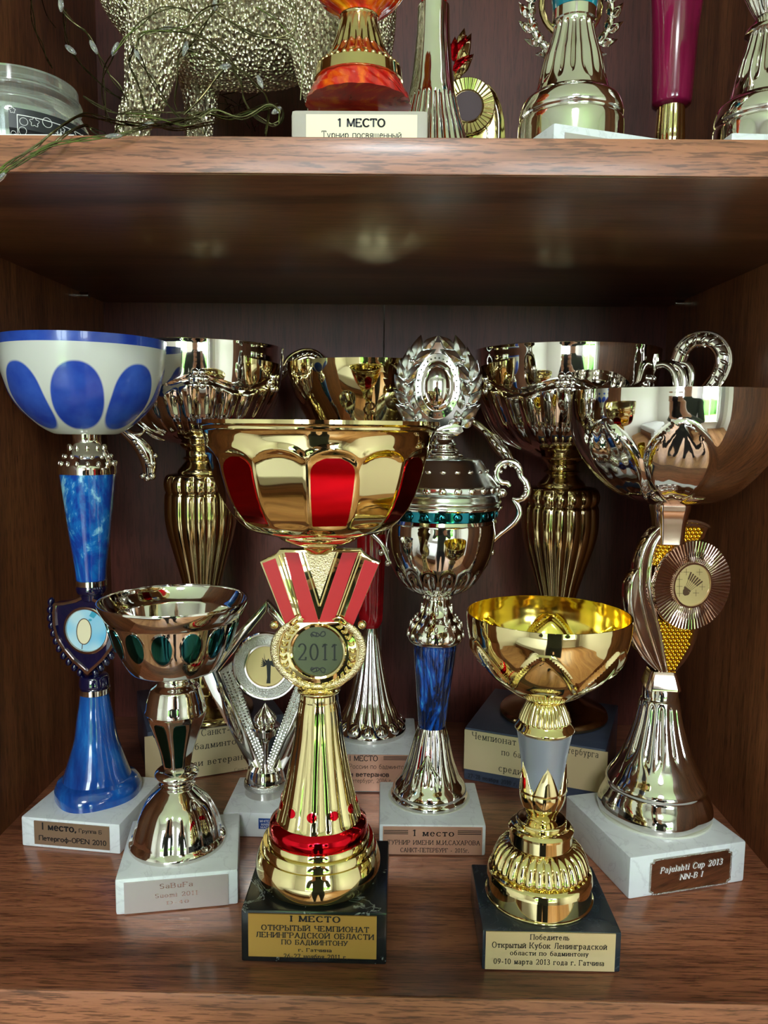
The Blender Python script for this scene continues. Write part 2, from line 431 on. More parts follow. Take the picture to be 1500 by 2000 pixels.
    def plaque(s, tl, br, mat, th=.0007, name='plaque', notch=0, frame=None):
        y = -s.d/2; x0, z1 = s.pl(*tl, y); x1, z0 = s.pl(*br, y); z0 = max(z0, .0008)
        if notch:
            k = notch; ol = [(x0+k, z0), (x1-k, z0), (x1-k*.8, z0+k*.8), (x1, z0+k), (x1, z1-k), (x1-k*.8, z1-k*.8), (x1-k, z1), (x0+k, z1), (x0+k*.8, z1-k*.8), (x0, z1-k), (x0, z0+k), (x0+k*.8, z0+k*.8)]
            p = prism(name, ol, y-th, y, mat, s.o)
            if frame:
                e = .0007; cx, cz = (x0+x1)/2, (z0+z1)/2
                ins = [(cx+(x-cx)*(1-2.2*e/(x1-x0)*1.0), cz+(z-cz)*(1-2.2*e/(z1-z0))) for x, z in ol]
                vs = [(x, y-th-.0002, z) for x, z in ol]+[(x, y-th-.0002, z) for x, z in ins]; n_ = len(ol)
                vs += [(x, y-th+.0001, z) for x, z in ol]+[(x, y-th+.0001, z) for x, z in ins]
                fs = []
                for i in range(n_):
                    j = (i+1) % n_; fs += [(i, j, n_+j, n_+i), (i, 2*n_+i, 2*n_+j, j), (n_+i, n_+j, 3*n_+j, 3*n_+i)]
                obj('plaque_border', vs, fs, frame, p, smooth=False)
            s.py = y-th
        else:
            p = box(name, x0, x1, y-th, y, z0, z1, mat, s.o); s.py = y-th
        return p
    def text(s, body, l, r, cap, mat, parent, y=None, bold=0.0, shear=0.0, ex=.00012, serif=True):
        """one line of lettering from pixel l to pixel r (baseline middle height), cap = capital height in pixels"""
        y = s.py if y is None else y
        x0, za = s.pl(*l, y); x1, zb = s.pl(*r, y); xm, zm = (x0+x1)/2, (za+zb)/2
        _, zt = s.pl((l[0]+r[0])/2, (l[1]+r[1])/2-cap/2, y); _, zz = s.pl((l[0]+r[0])/2, (l[1]+r[1])/2+cap/2, y)
        return lettering(body, x0, x1, zz, zt-zz, mat, parent, y, bold, shear, ex, serif)
def _arc(cx, cy, rx, ry, a0, a1, n=12): return [(cx+rx*math.cos(R_(a0+(a1-a0)*i/n)), cy+ry*math.sin(R_(a0+(a1-a0)*i/n))) for i in range(n+1)]
R_ = math.radians
_O = lambda w_, h, x=0, y=0: [_arc(x+w_/2, y+h/2, w_/2, h/2, 90, 450, 20)]
CAPS = {   # character: (width, strokes) on a capital height of 1
 'А': (.7, [[(0, 0), (.35, 1), (.7, 0)], [(.13, .36), (.57, .36)]]), 'Б': (.58, [[(0, 0), (0, 1)], [(0, 1), (.5, 1), (.5, .82)], [(0, .56)]+_arc(.28, .28, .28, .28, 90, -90)+[(0, 0)]]),
 'В': (.58, [[(0, 0), (0, 1)], [(0, 1)]+_arc(.27, .77, .23, .23, 90, -90)+[(0, .54)], [(0, .54)]+_arc(.28, .27, .28, .27, 90, -90)+[(0, 0)]]),
 'Г': (.52, [[(0, 0), (0, 1)], [(0, 1), (.5, 1), (.5, .8)]]), 'Д': (.74, [[(.1, .0), (.22, .5), (.25, 1), (.6, 1), (.6, 0)], [(0, -.16), (0, 0), (.74, 0), (.74, -.16)]]),
 'Е': (.56, [[(0, 0), (0, 1)], [(0, 1), (.5, 1), (.5, .84)], [(0, .52), (.4, .52)], [(0, 0), (.54, 0), (.54, .18)]]),
 'Ж': (.9, [[(.45, 0), (.45, 1)], [(0, 1), (.43, .5), (0, 0)], [(.9, 1), (.47, .5), (.9, 0)]]), 'З': (.5, [_arc(.24, .76, .23, .24, 150, -80)+[(.15, .53)], [(.15, .53)]+_arc(.25, .27, .26, .27, 80, -150)]),
 'И': (.68, [[(0, 0), (0, 1)], [(.68, 0), (.68, 1)], [(0, .06), (.68, .94)]]), 'К': (.66, [[(0, 0), (0, 1)], [(.02, .5), (.3, .52), (.62, 1)], [(.24, .54), (.66, 0)]]),
 'Л': (.66, [[(0, .04), (.12, .1), (.2, .55), (.22, 1), (.64, 1)], [(.64, 1), (.64, 0)]]), 'М': (.82, [[(.04, 0), (.06, 1)], [(.06, 1), (.41, .08), (.76, 1)], [(.76, 1), (.78, 0)]]),
 'Н': (.68, [[(0, 0), (0, 1)], [(.68, 0), (.68, 1)], [(0, .52), (.68, .52)]]), 'О': (.72, _O(.72, 1)), 'П': (.66, [[(0, 0), (0, 1)], [(.66, 0), (.66, 1)], [(0, 1), (.66, 1)]]),
 'Р': (.56, [[(0, 0), (0, 1)], [(0, 1)]+_arc(.28, .74, .27, .26, 90, -90)+[(0, .48)]]), 'С': (.64, [_arc(.36, .5, .36, .5, 42, 318, 18)]), 'Т': (.62, [[(.31, 0), (.31, 1)], [(0, .82), (0, 1), (.62, 1), (.62, .82)]]),
 'У': (.64, [[(0, 1), (.34, .34)], [(.64, 1), (.26, .12), (.14, 0), (.04, .06)]]), 'Ф': (.76, [[(.38, 0), (.38, 1)], _arc(.38, .52, .38, .3, 90, 450, 20)]), 'Х': (.66, [[(0, 0), (.66, 1)], [(0, 1), (.66, 0)]]),
 'Ц': (.72, [[(0, 1), (0, 0), (.72, 0), (.72, -.18)], [(.62, 1), (.62, 0)]]), 'Ч': (.6, [[(0, 1), (0, .62), (.12, .46), (.34, .44), (.58, .54)], [(.58, 0), (.58, 1)]]),
 'Ш': (.9, [[(0, 1), (0, 0), (.9, 0), (.9, 1)], [(.45, 0), (.45, 1)]]), 'Щ': (.98, [[(0, 1), (0, 0), (.98, 0), (.98, -.18)], [(.44, 0), (.44, 1)], [(.88, 0), (.88, 1)]]),
 'Ы': (.8, [[(0, 0), (0, 1)], [(0, .56)]+_arc(.24, .28, .26, .28, 90, -90)+[(0, 0)], [(.8, 0), (.8, 1)]]), 'Ь': (.54, [[(0, 0), (0, 1)], [(0, .56)]+_arc(.27, .28, .27, .28, 90, -90)+[(0, 0)]]),
 'Ю': (.94, [[(0, 0), (0, 1)], [(0, .52), (.3, .52)]]+_O(.62, 1, .32)), 'Я': (.58, [[(.56, 0), (.56, 1)], [(.56, 1)]+_arc(.28, .74, .27, .26, 90, 270)+[(.56, .48)], [(.32, .48), (0, 0)]]),
 'D': (.68, [[(0, 0), (0, 1)], [(0, 1)]+_arc(.3, .5, .38, .5, 90, -90)+[(0, 0)]]), 'F': (.54, [[(0, 0), (0, 1)], [(0, 1), (.52, 1), (.52, .84)], [(0, .5), (.4, .5)]]), 'I': (.1, [[(.05, 0), (.05, 1)]]),
 'J': (.4, [[(.3, 1), (.3, .22)]+_arc(.16, .2, .14, .2, 0, -150)]), 'L': (.52, [[(0, 1), (0, 0)], [(0, 0), (.5, 0), (.5, .2)]]), 'N': (.7, [[(0, 0), (0, 1)], [(0, 1), (.7, 0)], [(.7, 0), (.7, 1)]]),
 'R': (.62, [[(0, 0), (0, 1)], [(0, 1)]+_arc(.28, .76, .26, .24, 90, -90)+[(0, .52)], [(.3, .52), (.62, 0)]]), 'S': (.5, [_arc(.26, .75, .24, .25, 30, 270)[:-1]+_arc(.24, .26, .25, .26, 90, -150)]),
 'U': (.66, [[(0, 1), (0, .3)]+_arc(.33, .3, .33, .3, 180, 360)+[(.66, 1)]]), 'W': (.95, [[(0, 1), (.24, 0), (.475, .95), (.71, 0), (.95, 1)]]),
 '0': (.5, _O(.5, 1)), '1': (.34, [[(.2, 0), (.2, 1)], [(.2, 1), (.02, .84)]]), '2': (.5, [_arc(.25, .74, .23, .26, 165, -20)+[(.38, .45), (.02, 0)], [(.02, 0), (.48, 0), (.5, .16)]]),
 '3': (.48, [_arc(.23, .76, .21, .24, 150, -80)+[(.15, .53)], [(.15, .53)]+_arc(.23, .27, .25, .27, 80, -150)]), '4': (.52, [[(.38, 0), (.38, 1), (0, .3), (.52, .3)]]),
 '5': (.48, [[(.44, 1), (.1, 1), (.06, .55)]+_arc(.22, .3, .25, .3, 110, -150)]), '6': (.5, [[(.42, 1), (.16, .78), (.02, .42)]+_arc(.25, .3, .23, .3, 160, 520, 20)]), '7': (.48, [[(0, .84), (.02, 1), (.48, 1), (.16, 0)]]),
 '8': (.48, [_arc(.24, .76, .2, .24, -90, 270, 18), _arc(.24, .27, .24, .27, 90, 450, 18)]), '9': (.5, [_arc(.25, .7, .23, .3, 0, 360, 18), [(.48, .7), (.42, .3), (.12, 0)]]),
 '-': (.32, [[(0, .33), (.3, .33)], [(0, .38), (.3, .38)]]), '.': (.1, [[(.02, .0), (.02, .1), (.1, .1), (.1, .0), (.02, .0)]]), ',': (.1, [[(.06, .1), (.06, 0), (.0, -.14)]]), ' ': (.28, [])}
for a_, b_ in zip('ABCEHKMOPTX', 'АВСЕНКМОРТХ'): CAPS[a_] = CAPS[b_]
_b = lambda w_, st: (w_, st)
LOW = {'а': (.42, [_arc(.2, .5, .2, .16, 160, 0, 8)+[(.4, .05), (.46, 0)], [(.4, .4), (.2, .38)]+_arc(.18, .18, .18, .18, 90, 330, 10)+[(.4, .2)]]), 'б': (.46, [_arc(.23, .31, .23, .31, 0, 360, 18), [(0, .32), (.04, .7), (.2, .9), (.44, 1.0)]]),
 'е': (.44, [[(.0, .36), (.43, .36)]+_arc(.22, .33, .21, .33, 5, 320, 16)]), 'р': (.5, [[(.04, .66), (.04, -.3)], _arc(.27, .33, .22, .33, 180, -180, 18)]), 'у': (.46, [[(0, .66), (.24, .06)], [(.46, .66), (.18, -.22), (.02, -.26)]]),
 'ф': (.66, [[(.33, -.3), (.33, 1)], _arc(.33, .33, .33, .33, 90, 450, 20)]), 'j': (.2, [[(.16, .66), (.16, -.15), (.0, -.28)], [(.14, .86), (.14, .94)]]), 'i': (.1, [[(.05, 0), (.05, .66)], [(.05, .86), (.05, .94)]]), 'l': (.1, [[(.05, 0), (.05, 1)]]),
 'h': (.46, [[(.04, 0), (.04, 1)], [(.04, .45)]+_arc(.24, .46, .2, .2, 150, 0, 8)+[(.44, 0)]]), 'n': (.46, [[(.04, 0), (.04, .66)], [(.04, .45)]+_arc(.24, .46, .2, .2, 150, 0, 8)+[(.44, 0)]]), 't': (.32, [[(.14, .9), (.14, .12), (.22, 0), (.32, .06)], [(0, .66), (.3, .66)]]),
 'u': (.46, [[(.04, .66), (.04, .2)]+_arc(.23, .18, .19, .18, 180, 340, 8), [(.42, .66), (.42, 0)]]), 'm': (.72, [[(.04, 0), (.04, .66)], _arc(.2, .46, .16, .2, 170, 0, 8)+[(.36, 0)], _arc(.52, .46, .16, .2, 170, 0, 8)+[(.68, 0)]])}
LOW['a'] = LOW['а']; LOW['p'] = LOW['р']; LOW['e'] = LOW['е']
def glyph(ch):
    if ch in ('Й', 'й'):
        w_, st = glyph('И' if ch == 'Й' else 'и'); h = 1 if ch == 'Й' else .66
        return w_, st+[_arc(w_/2, h+.2, .13, .1, 200, 340, 6)]
    if ch in CAPS: return CAPS[ch]
    if ch in LOW: return LOW[ch]
    u = ch.upper()
    if u in CAPS: return CAPS[u][0]*.70, [[(x*.70, y*.66) for x, y in p] for p in CAPS[u][1]]
    return .3, []
def text_verts(body, bold, shear=0.0, serif=True):
    """drawn lettering: thick stems, thin bars, small serifs; capital height .7"""
    tv, th = (.145+bold*3, .078+bold*2.2) if serif else (.12+bold*3, .11+bold*2.6)
    V, F, x0 = [], [], 0.0
    def quad(a, b, t):
        d = np.array(b)-np.array(a); l = np.linalg.norm(d)
        if l < 1e-6: return
        d /= l; n = np.array([-d[1], d[0]])*t/2; e = d*t*.22; o = len(V)
        for p in (a-e-n, b+e-n, b+e+n, a-e+n): V.append((float(p[0]+shear*p[1]), float(p[1]), 0))
        F.append((o, o+1, o+2, o+3))
    for ch in body:
        w_, st = glyph(ch); cap = .66 if ch.islower() else 1.0
        for p in st:
            for a, b in zip(p, p[1:]):
                a, b = np.array((a[0]+x0, a[1])), np.array((b[0]+x0, b[1])); l = np.linalg.norm(b-a)+1e-9
                quad(a, b, th+(tv-th)*(abs(b[1]-a[1])/l)**1.5)
            if serif and len(p) < 8:
                for q, r in ((p[0], p[1]), (p[-1], p[-2])):
                    if (abs(q[1]) < .02 or abs(q[1]-cap) < .03 or abs(q[1]+.3) < .02) and abs(r[1]-q[1]) > .3:
                        yy_ = q[1]+(th/2 if q[1] < .3 else -th/2)
                        quad(np.array((q[0]+x0-.14, yy_)), np.array((q[0]+x0+.14, yy_)), th)
        x0 += w_+(.30 if serif else .2)
    vs = np.array(V) if V else np.zeros((0, 3)); vs[:, :2] *= .7
    return vs, F
def lettering(body, x0, x1, z0, cap, mat, parent, y, bold=0.0, shear=0.0, ex=.00012, serif=True):
    vs, fs = text_verts(body, bold, shear, serif)
    if not len(vs): return None
    a, b = vs[:, 0].min(), vs[:, 0].max(); sx = (x1-x0)/(b-a); sy = cap/.70
    n = len(vs); V = [(x0+(v[0]-a)*sx, y-ex, z0+v[1]*sy) for v in vs]
    return obj('lettering', V, fs, mat, parent, smooth=False, fix=False)
def lines(s, parent, tl, br, n, mat, gap=.45):
    """n engraved horizontal strokes inside a pixel box"""
    x0, z1 = s.pl(*tl, s.py); x1, z0 = s.pl(*br, s.py); st = (z1-z0)/n
    P = []
    for i in range(n):
        a = z1-st*i; b = a-st*gap
        P.append(([(x0, s.py-.00012, a), (x1, s.py-.00012, a), (x1, s.py-.00012, b), (x0, s.py-.00012, b)], [(0, 1, 2, 3)]))
    merge('engraved_lines', P, mat, parent, smooth=False, fix=False)
def sst(a, b, x):
    t = max(0, min(1, (x-a)/(b-a))); return t*t*(3-2*t)
def wrap(a): return (a+PI) % (2*PI)-PI

# ---------------------------------------------------------------- the room (seen in the reflections)
RZ0, RZ1, RX0, RX1, RY1 = -1.17, 1.42, -2.1, 2.1, 0.76
structure(box('floor', RX0, RX1, YW, RY1, RZ0-.04, RZ0, M['room_floor'])).name = 'floor'
structure(box('ceiling', RX0, RX1, YW, RY1, RZ1, RZ1+.04, M['ceil_paint']))
structure(box('wall_left', RX0-.04, RX0, YW, RY1, RZ0, RZ1, M['wall_paint']))
structure(box('wall_right', RX1, RX1+.04, YW, RY1, RZ0, RZ1, M['wall_paint']))
structure(box('wall_far', RX0, RX1, RY1, RY1+.04, RZ0, RZ1, M['wall_paint']))
xs = [RX0, WINS[0][0], WINS[0][1], WINS[1][0], WINS[1][1], RX1]
P = []
def rawbox(x0, x1, y0, y1, z0, z1):
    v = [(x, y, z) for x in (x0, x1) for y in (y0, y1) for z in (z0, z1)]
    return v, [(0, 1, 3, 2), (4, 6, 7, 5), (0, 4, 5, 1), (2, 3, 7, 6), (0, 2, 6, 4), (1, 5, 7, 3)]
for i in (0, 2, 4): P.append(rawbox(xs[i], xs[i+1], YW-.1, YW, RZ0, RZ1))
for i in (1, 3): P.append(rawbox(xs[i], xs[i+1], YW-.1, YW, RZ0, WZ0)); P.append(rawbox(xs[i], xs[i+1], YW-.1, YW, WZ1, RZ1))
structure(merge('wall_near', P, M['wall_paint'], smooth=False))
for i, (a, b) in enumerate(WINS):
    m_ = (a+b)/2
    fr = [rawbox(a, a+.05, YW-.08, YW-.02, WZ0, WZ1), rawbox(b-.05, b, YW-.08, YW-.02, WZ0, WZ1), rawbox(a, b, YW-.08, YW-.02, WZ0, WZ0+.05),
          rawbox(a, b, YW-.08, YW-.02, WZ1-.05, WZ1), rawbox(m_-.03, m_+.03, YW-.08, YW-.02, WZ0, WZ1), rawbox(a, b, YW-.08, YW-.02, WZ0+1.22, WZ0+1.27)]
    wf = structure(merge('window_%d' % (i+1), fr, M['window_white'], smooth=False))
    box('window_sill', a-.04, b+.04, YW, YW+.12, WZ0-.03, WZ0, M['window_white'], wf)
structure(box('trim_1', RX0, RX1, YW, YW+.015, RZ0, RZ0+.07, M['window_white']))
lawn = structure(box('lawn', -12, 12, -30, YW-.6, -2.0, -1.9, M['grass'])); lawn.name = 'lawn'
P = []
for i in range(16):
    x = -9+i*1.2; P.append(ball((x+random.uniform(-.3, .3), -14+random.uniform(-1, 1), -1.2), (1.0, .8, random.uniform(.9, 1.6)), 10, 6))
h = merge('hedge', P, M['foliage']); h['kind'] = 'stuff'; h['label'] = 'green hedge outside the window'; h['category'] = 'hedge'
# curtains beside the right window, a bed with pale linen, added ceiling lamp for fill, photographer
def curtain(x0, x1, y, label):
    vs, fs = [], []; n = 40
    for i in range(n+1):
        x = x0+(x1-x0)*i/n; yy = y+.025*math.sin(i*1.9)
        vs += [(x, yy, RZ0+.05), (x, yy, 1.3)]
    for i in range(n): fs.append((2*i, 2*i+2, 2*i+3, 2*i+1))
    o = obj('curtain', vs, fs, M['linen'], fix=False, ang=80); o.modifiers.new('thick', 'SOLIDIFY').thickness = .003
    tag(o, label, 'curtain')
curtain(.22, .47, YW+.16, 'pale curtain hanging left of the wide window')
curtain(1.48, 1.75, YW+.16, 'pale curtain hanging right of the wide window')
bed = bpy.data.objects.new('bed', None); C.objects.link(bed); bed.location = (-1.1, -1.55, RZ0); tag(bed, 'low bed covered with pale grey linen behind the photographer', 'bed')
box('mattress', -.8, .8, -.6, .6, .26, .5, M['linen'], bed, .06, 4); box('bed_frame', -.82, .82, -.62, .62, 0, .26, M['under_wood'], bed, .01)
lamp = bpy.data.objects.new('added_ceiling_lamp', None); C.objects.link(lamp); lamp.location = (0, -1.5, RZ1); tag(lamp, 'round white ceiling lamp added unseen as room fill', 'lamp')  # fixture added to go with the fill light
obj('added_lamp_shade', [(.23*math.cos(a)*r, .23*math.sin(a)*r, z) for r, z in ((1, 0), (1, -.05), (.9, -.08)) for a in [2*PI*k/40 for k in range(40)]],
    [(i*40+k, i*40+(k+1) % 40, (i+1)*40+(k+1) % 40, (i+1)*40+k) for i in range(2) for k in range(40)]+[tuple(range(80, 120))], M['ceil_paint'], lamp)
def person():
    px_, py_ = .04, -.47; F0 = RZ0
    J = {}; V = []; E_ = []; Rr = []
    def v(n, x, y, z, r, par=None):
        J[n] = len(V); V.append((px_+x, py_+y, F0+z)); Rr.append(r)
        if par: E_.append((J[par], J[n]))
    v('pelvis', 0, 0, .95, .15); v('waist', 0, 0, 1.10, .14, 'pelvis'); v('chest', 0, .01, 1.30, .165, 'waist'); v('neckb', 0, .0, 1.46, .085, 'chest')
    v('neck', 0, .02, 1.53, .058, 'neckb'); v('head', 0, .04, 1.60, .085, 'neck'); v('crown', 0, .035, 1.69, .083, 'head')
    for s in (-1, 1):
        k = 'lr'[s > 0]
        v('hip'+k, s*.09, 0, .90, .10, 'pelvis'); v('knee'+k, s*.10, .02, .50, .062, 'hip'+k); v('ank'+k, s*.11, 0, .09, .045, 'knee'+k)
        v('toe'+k, s*.13, .15, .035, .035, 'ank'+k)
        v('sh'+k, s*.19, 0, 1.42, .065, 'chest'); v('el'+k, s*.25, .10, 1.20, .048, 'sh'+k); v('wr'+k, s*.06-px_*.6, .40, 1.37, .030, 'el'+k)
        v('palm'+k, s*.045-px_, .440, 1.43, .026, 'wr'+k)
    me = bpy.data.meshes.new('person'); me.from_pydata(V, E_, []); o = bpy.data.objects.new('person', me); C.objects.link(o)
    m = o.modifiers.new('skin', 'SKIN'); o.modifiers.new('sub', 'SUBSURF').levels = 2
    for i, r in enumerate(Rr): me.skin_vertices[0].data[i].radius = (r, r*(.72 if i in (J['pelvis'], J['waist'], J['chest']) else 1))
    me.skin_vertices[0].data[0].use_root = True
    bpy.context.view_layer.update()
    nm = bpy.data.meshes.new_from_object(o.evaluated_get(bpy.context.evaluated_depsgraph_get()))
    bpy.data.objects.remove(o)
    for k in ('skin', 'jacket', 'trousers', 'hair'): nm.materials.append(M[k])
    for p in nm.polygons:
        c = p.center; z = c.z-F0
        p.material_index = 2 if z < .98 else 1
        if z > 1.50 and abs(c.x-px_) < .12 and c.y < .1+py_+.2: p.material_index = 3 if (z > 1.68 or c.y < py_+.0 and z > 1.56) else 0
        if c.y > py_+.36: p.material_index = 0
    p = link('person', nm, None, None, True, 180)
    tag(p, 'person in a dark grey green jacket holding up a black phone with both hands', 'person')
    bead('ear', (px_-.082, py_+.03, F0+1.62), (.012, .02, .032), M['skin'], p); bead('ear', (px_+.082, py_+.03, F0+1.62), (.012, .02, .032), M['skin'], p)
    bead('nose', (px_, py_+.125, F0+1.61), (.013, .018, .024), M['skin'], p)
    for s in (-1, 1):
        bead('eye', (px_+s*.032, py_+.112, F0+1.64), (.013, .01, .008), M['hair'], p)
        for q in range(4):
            fz = F0+1.405+q*.019+.02
            tube('finger', [(s*.047, py_+.445, fz), (s*.056, py_+.462, fz+.002), (s*.044, py_+.472+.004, fz+.004), (s*.026, py_+.470+.004, fz+.004)], [.009, .0085, .008, .007], M['skin'], p)
        tube('thumb', [(s*.05, py_+.430, F0+1.43), (s*.045, py_+.415+.012, F0+1.46), (s*.03, py_+.425, F0+1.475)], [.011, .010, .008], M['skin'], p)
    ph = box('phone', -.037, .037, -.034, -.026, EYE-.115, EYE+.045, M['phone'], None, .003)
    tag(ph, 'black phone held upright in both hands', 'phone')
person()

# ---------------------------------------------------------------- the cabinet
cab = bpy.data.objects.new('display_cabinet', None); C.objects.link(cab); cab.location = (0, 0, 0)
tag(cab, 'walnut brown open display cabinet holding two shelves of trophies', 'cabinet')
XR2 = .2400; ZT = ZU+TH; SW = .018; CT = .84; CB = -.55
for s, x0, x1 in ((0, XL-SW, XL), (1, XR2, XR2+SW)):
    sp = box('side_panel', x0, x1, YF-.0, YB, RZ0, CT+.02, M['side_wood'], cab)
    box('edge_band', x0, x1, YF-.0012, YF-.0002, RZ0, CT+.02, M['edge_wood'], sp)
XM = (XL+XR2)/2
box('back_panel', XL-.01, XM-.0006, YB, YB+.004, RZ0, CT+.02, M['back_wood'], cab)
box('back_panel', XM+.0006, XR2+.01, YB, YB+.004, RZ0, CT+.02, M['back_wood'], cab)
def shelf(z1, th, y0=YF):
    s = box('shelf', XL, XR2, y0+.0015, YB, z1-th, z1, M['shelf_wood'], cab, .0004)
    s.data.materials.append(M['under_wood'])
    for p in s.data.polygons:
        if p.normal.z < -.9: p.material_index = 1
    box('edge_band', XL, XR2, y0, y0+.0014, z1-th+.0002, z1-.0002, M['edge_wood'], s, .0005)
    return s
shelf(ZT, TH); shelf(0, .022)
shelf(CT, TH); shelf(CB, TH)
for px_, py_ in ((155, 573), (1337, 583)):
    x = XL if px_ < 750 else XR2; d = ray(px_, py_); t = x/d[0]; p = EYEP+d*t; s = 1 if px_ < 750 else -1
    tube('shelf_pin', [(x-s*.002, p[1], ZU-.0028), (x+s*.008, p[1], ZU-.0028)], .0026, M['chrome'], cab, sub=1)
    tube('shelf_pin', [(x-s*.002, YF+.03, ZU-.0028), (x+s*.008, YF+.03, ZU-.0028)], .0026, M['chrome'], cab, sub=1)

# ---------------------------------------------------------------- trophies on the lower shelf
def front(A, ang, w_, d):
    a = math.radians(ang); return (A[0]+w_/2*math.cos(a)-d/2*math.sin(a), A[1]+w_/2*math.sin(a)+d/2*math.cos(a))
def trophy(label, A, ang, w_, d, h, foot, group=None, lean=0.0, Z=0.0):
    X, Y = front(A, ang, w_, d); f = onz(foot[0], foot[1], Z+h)
    t = T('trophy_cup', label, 'trophy', X, Y, Z, ang, (f[0], f[1]), group, lean); t.h = h; return t
def fl(n, amp, z0, z1, ph=0.0, sharp=1.0, fade=.004, inv=False):
    """vertical fluting between heights z0 and z1"""
    def m(th, z, r):
        e = sst(z0-fade, z0+fade, z)*(1-sst(z1-fade, z1+fade, z))
        c = abs(math.cos(n*(th-ph)/2))**sharp
        return r*(1+amp*e*((1-c) if inv else c)-amp*e*.5)
    return m
R_ = math.radians

# A: tall blue cup with the blue and white bowl
t = trophy('tall blue marbled trophy with a blue-spotted white bowl, leftmost on the lower shelf', (-.241, .473), -6.9, .068, .067, .0202, (191, 1547))
t.base(.068, .067, .0202, M['white_marble'], .0012, 'marble_base')
p = t.plaque((67, 1602), (215, 1660), M['kraft'])
t.text('I место,', (82, 1614), (149, 1618), 13, M['black'], p, bold=.02, serif=False)
t.text('Группа Б', (154, 1622), (199, 1626), 7, M['black'], p, bold=.01, serif=False)
t.text('Петергоф-OPEN 2010', (76, 1634), (208, 1649), 9, M['black'], p, bold=.018, serif=False)
z0, z1 = t.z(1514), t.z(1545)
def rock(th, z, r):
    if z > z0+.003: return r
    e = 1-sst(z0-.004, z0+.003, z)
    return r*(1+.035*e*math.sin(3*th+.6+z*120)*(1-sst(t.h+.001, t.h+.006, z)*0)+.02*e*math.sin(5*th-2))
t.lathe('flared_foot', [(1353, 29, 1), (1375, 32), (1400, 37), (1440, 43), (1475, 54), (1514, 68, 1), (1519, 79, 1), (1532, 86), (1547, 87, 1)], M['mid_blue_resin'], rock)
t.lathe('chrome_collar', [(1341, 29, 1), (1342, 32, 1), (1352, 32, 1), (1353, 29, 1)], M['chrome'], sub=2)
t.lathe('glass_collar', [(1316, 20, 1), (1318, 27), (1325, 30), (1331, 31), (1336, 31), (1341, 29, 1)], M['cobalt'])
t.lathe('glass_collar', [(1143, 30, 1), (1149, 31), (1156, 29), (1160, 24, 1), (1170, 22, 1), (1176, 10, 1)], M['cobalt'])
t.lathe('chrome_collar', [(1131, 29, 1), (1132, 32, 1), (1142, 32, 1), (1143, 30, 1)], M['chrome'], sub=2)
t.lathe('stem', [(926, 56, 1), (1030, 43), (1100, 33), (1131, 30, 1)], M['blue_resin'])
t.lathe('studded_cap', [(846, 29, 1), (862, 28), (872, 33), (888, 45), (900, 52), (910, 57), (925, 58, 1), (926, 56, 1)], M['chrome'])
for row, n_, hh, ph in ((876, 11, 8.5, 0), (891, 14, 4.5, .2), (905, 16, 5.5, 0)):
    z = t.z(row)
    for k in range(n_):
        th = 2*PI*k/n_+ph; x, y, _ = t.pt('studded_cap', th, z)
        bead('stud', (x, y, z), (t.px(4.2), t.px(4.2), t.px(hh)), M['chrome'], t.o)
prof = [(1e-4, t.z(848), 1), (t.r(848, 58), t.z(848), 1)]+t.rz([(846, 66), (838, 82), (825, 101), (801, 127), (775, 145), (745, 156), (720, 162), (690, 166), (664, 168, 1)])
bowl = t.lathe('bowl', prof[::-1], M['wax'], n=128, shell=t.px(3), raw=True, top=False)
N = M['bowl_print_nt']; v = N.coord((1, 1, 1), (-t.ax[0], -t.ax[1], 0)); sp = N.n('ShaderNodeSeparateXYZ', Vector=v)
th = N.math('ARCTAN2', sp.outputs[0], N.math('MULTIPLY', sp.outputs[1], -1)); th = N.math('SUBTRACT', th, t.f+R_(-6))
k = N.math('MULTIPLY', th, 8/(2*PI)); k = N.math('SUBTRACT', k, N.math('ROUND', k)); rr_ = N.math('SQRT', N.math('ADD', N.math('POWER', sp.outputs[0], 2), N.math('POWER', sp.outputs[1], 2)))
u = N.math('DIVIDE', N.math('MULTIPLY', N.math('MULTIPLY', k, PI/4), rr_), t.r(776, 51))
zc, zh = (t.z(714)+t.z(840))/2, (t.z(714)-t.z(840))/2
q = N.math('DIVIDE', N.math('SUBTRACT', sp.outputs[2], zc), zh)
d = N.math('SQRT', N.math('ADD', N.math('POWER', N.math('ABSOLUTE', u), 2.2), N.math('POWER', N.math('ABSOLUTE', q), 2.2)))
blue = N.ramp(N.noise(N.coord((1, 1, 1)), 60, 3), [(.3, L(30, 62, 166)), (.7, L(52, 92, 190))])
col = N.mix(blue, L(212, 216, 206), N.ramp(d, [(.93, (0, 0, 0, 1)), (1.03, (1, 1, 1, 1))]))
col = N.mix(col, blue, N.math('GREATER_THAN', sp.outputs[2], t.z(682)))
N.set(Base_Color=col, Roughness=.22, Coat_Weight=.3); bowl.data.materials[0] = N.m
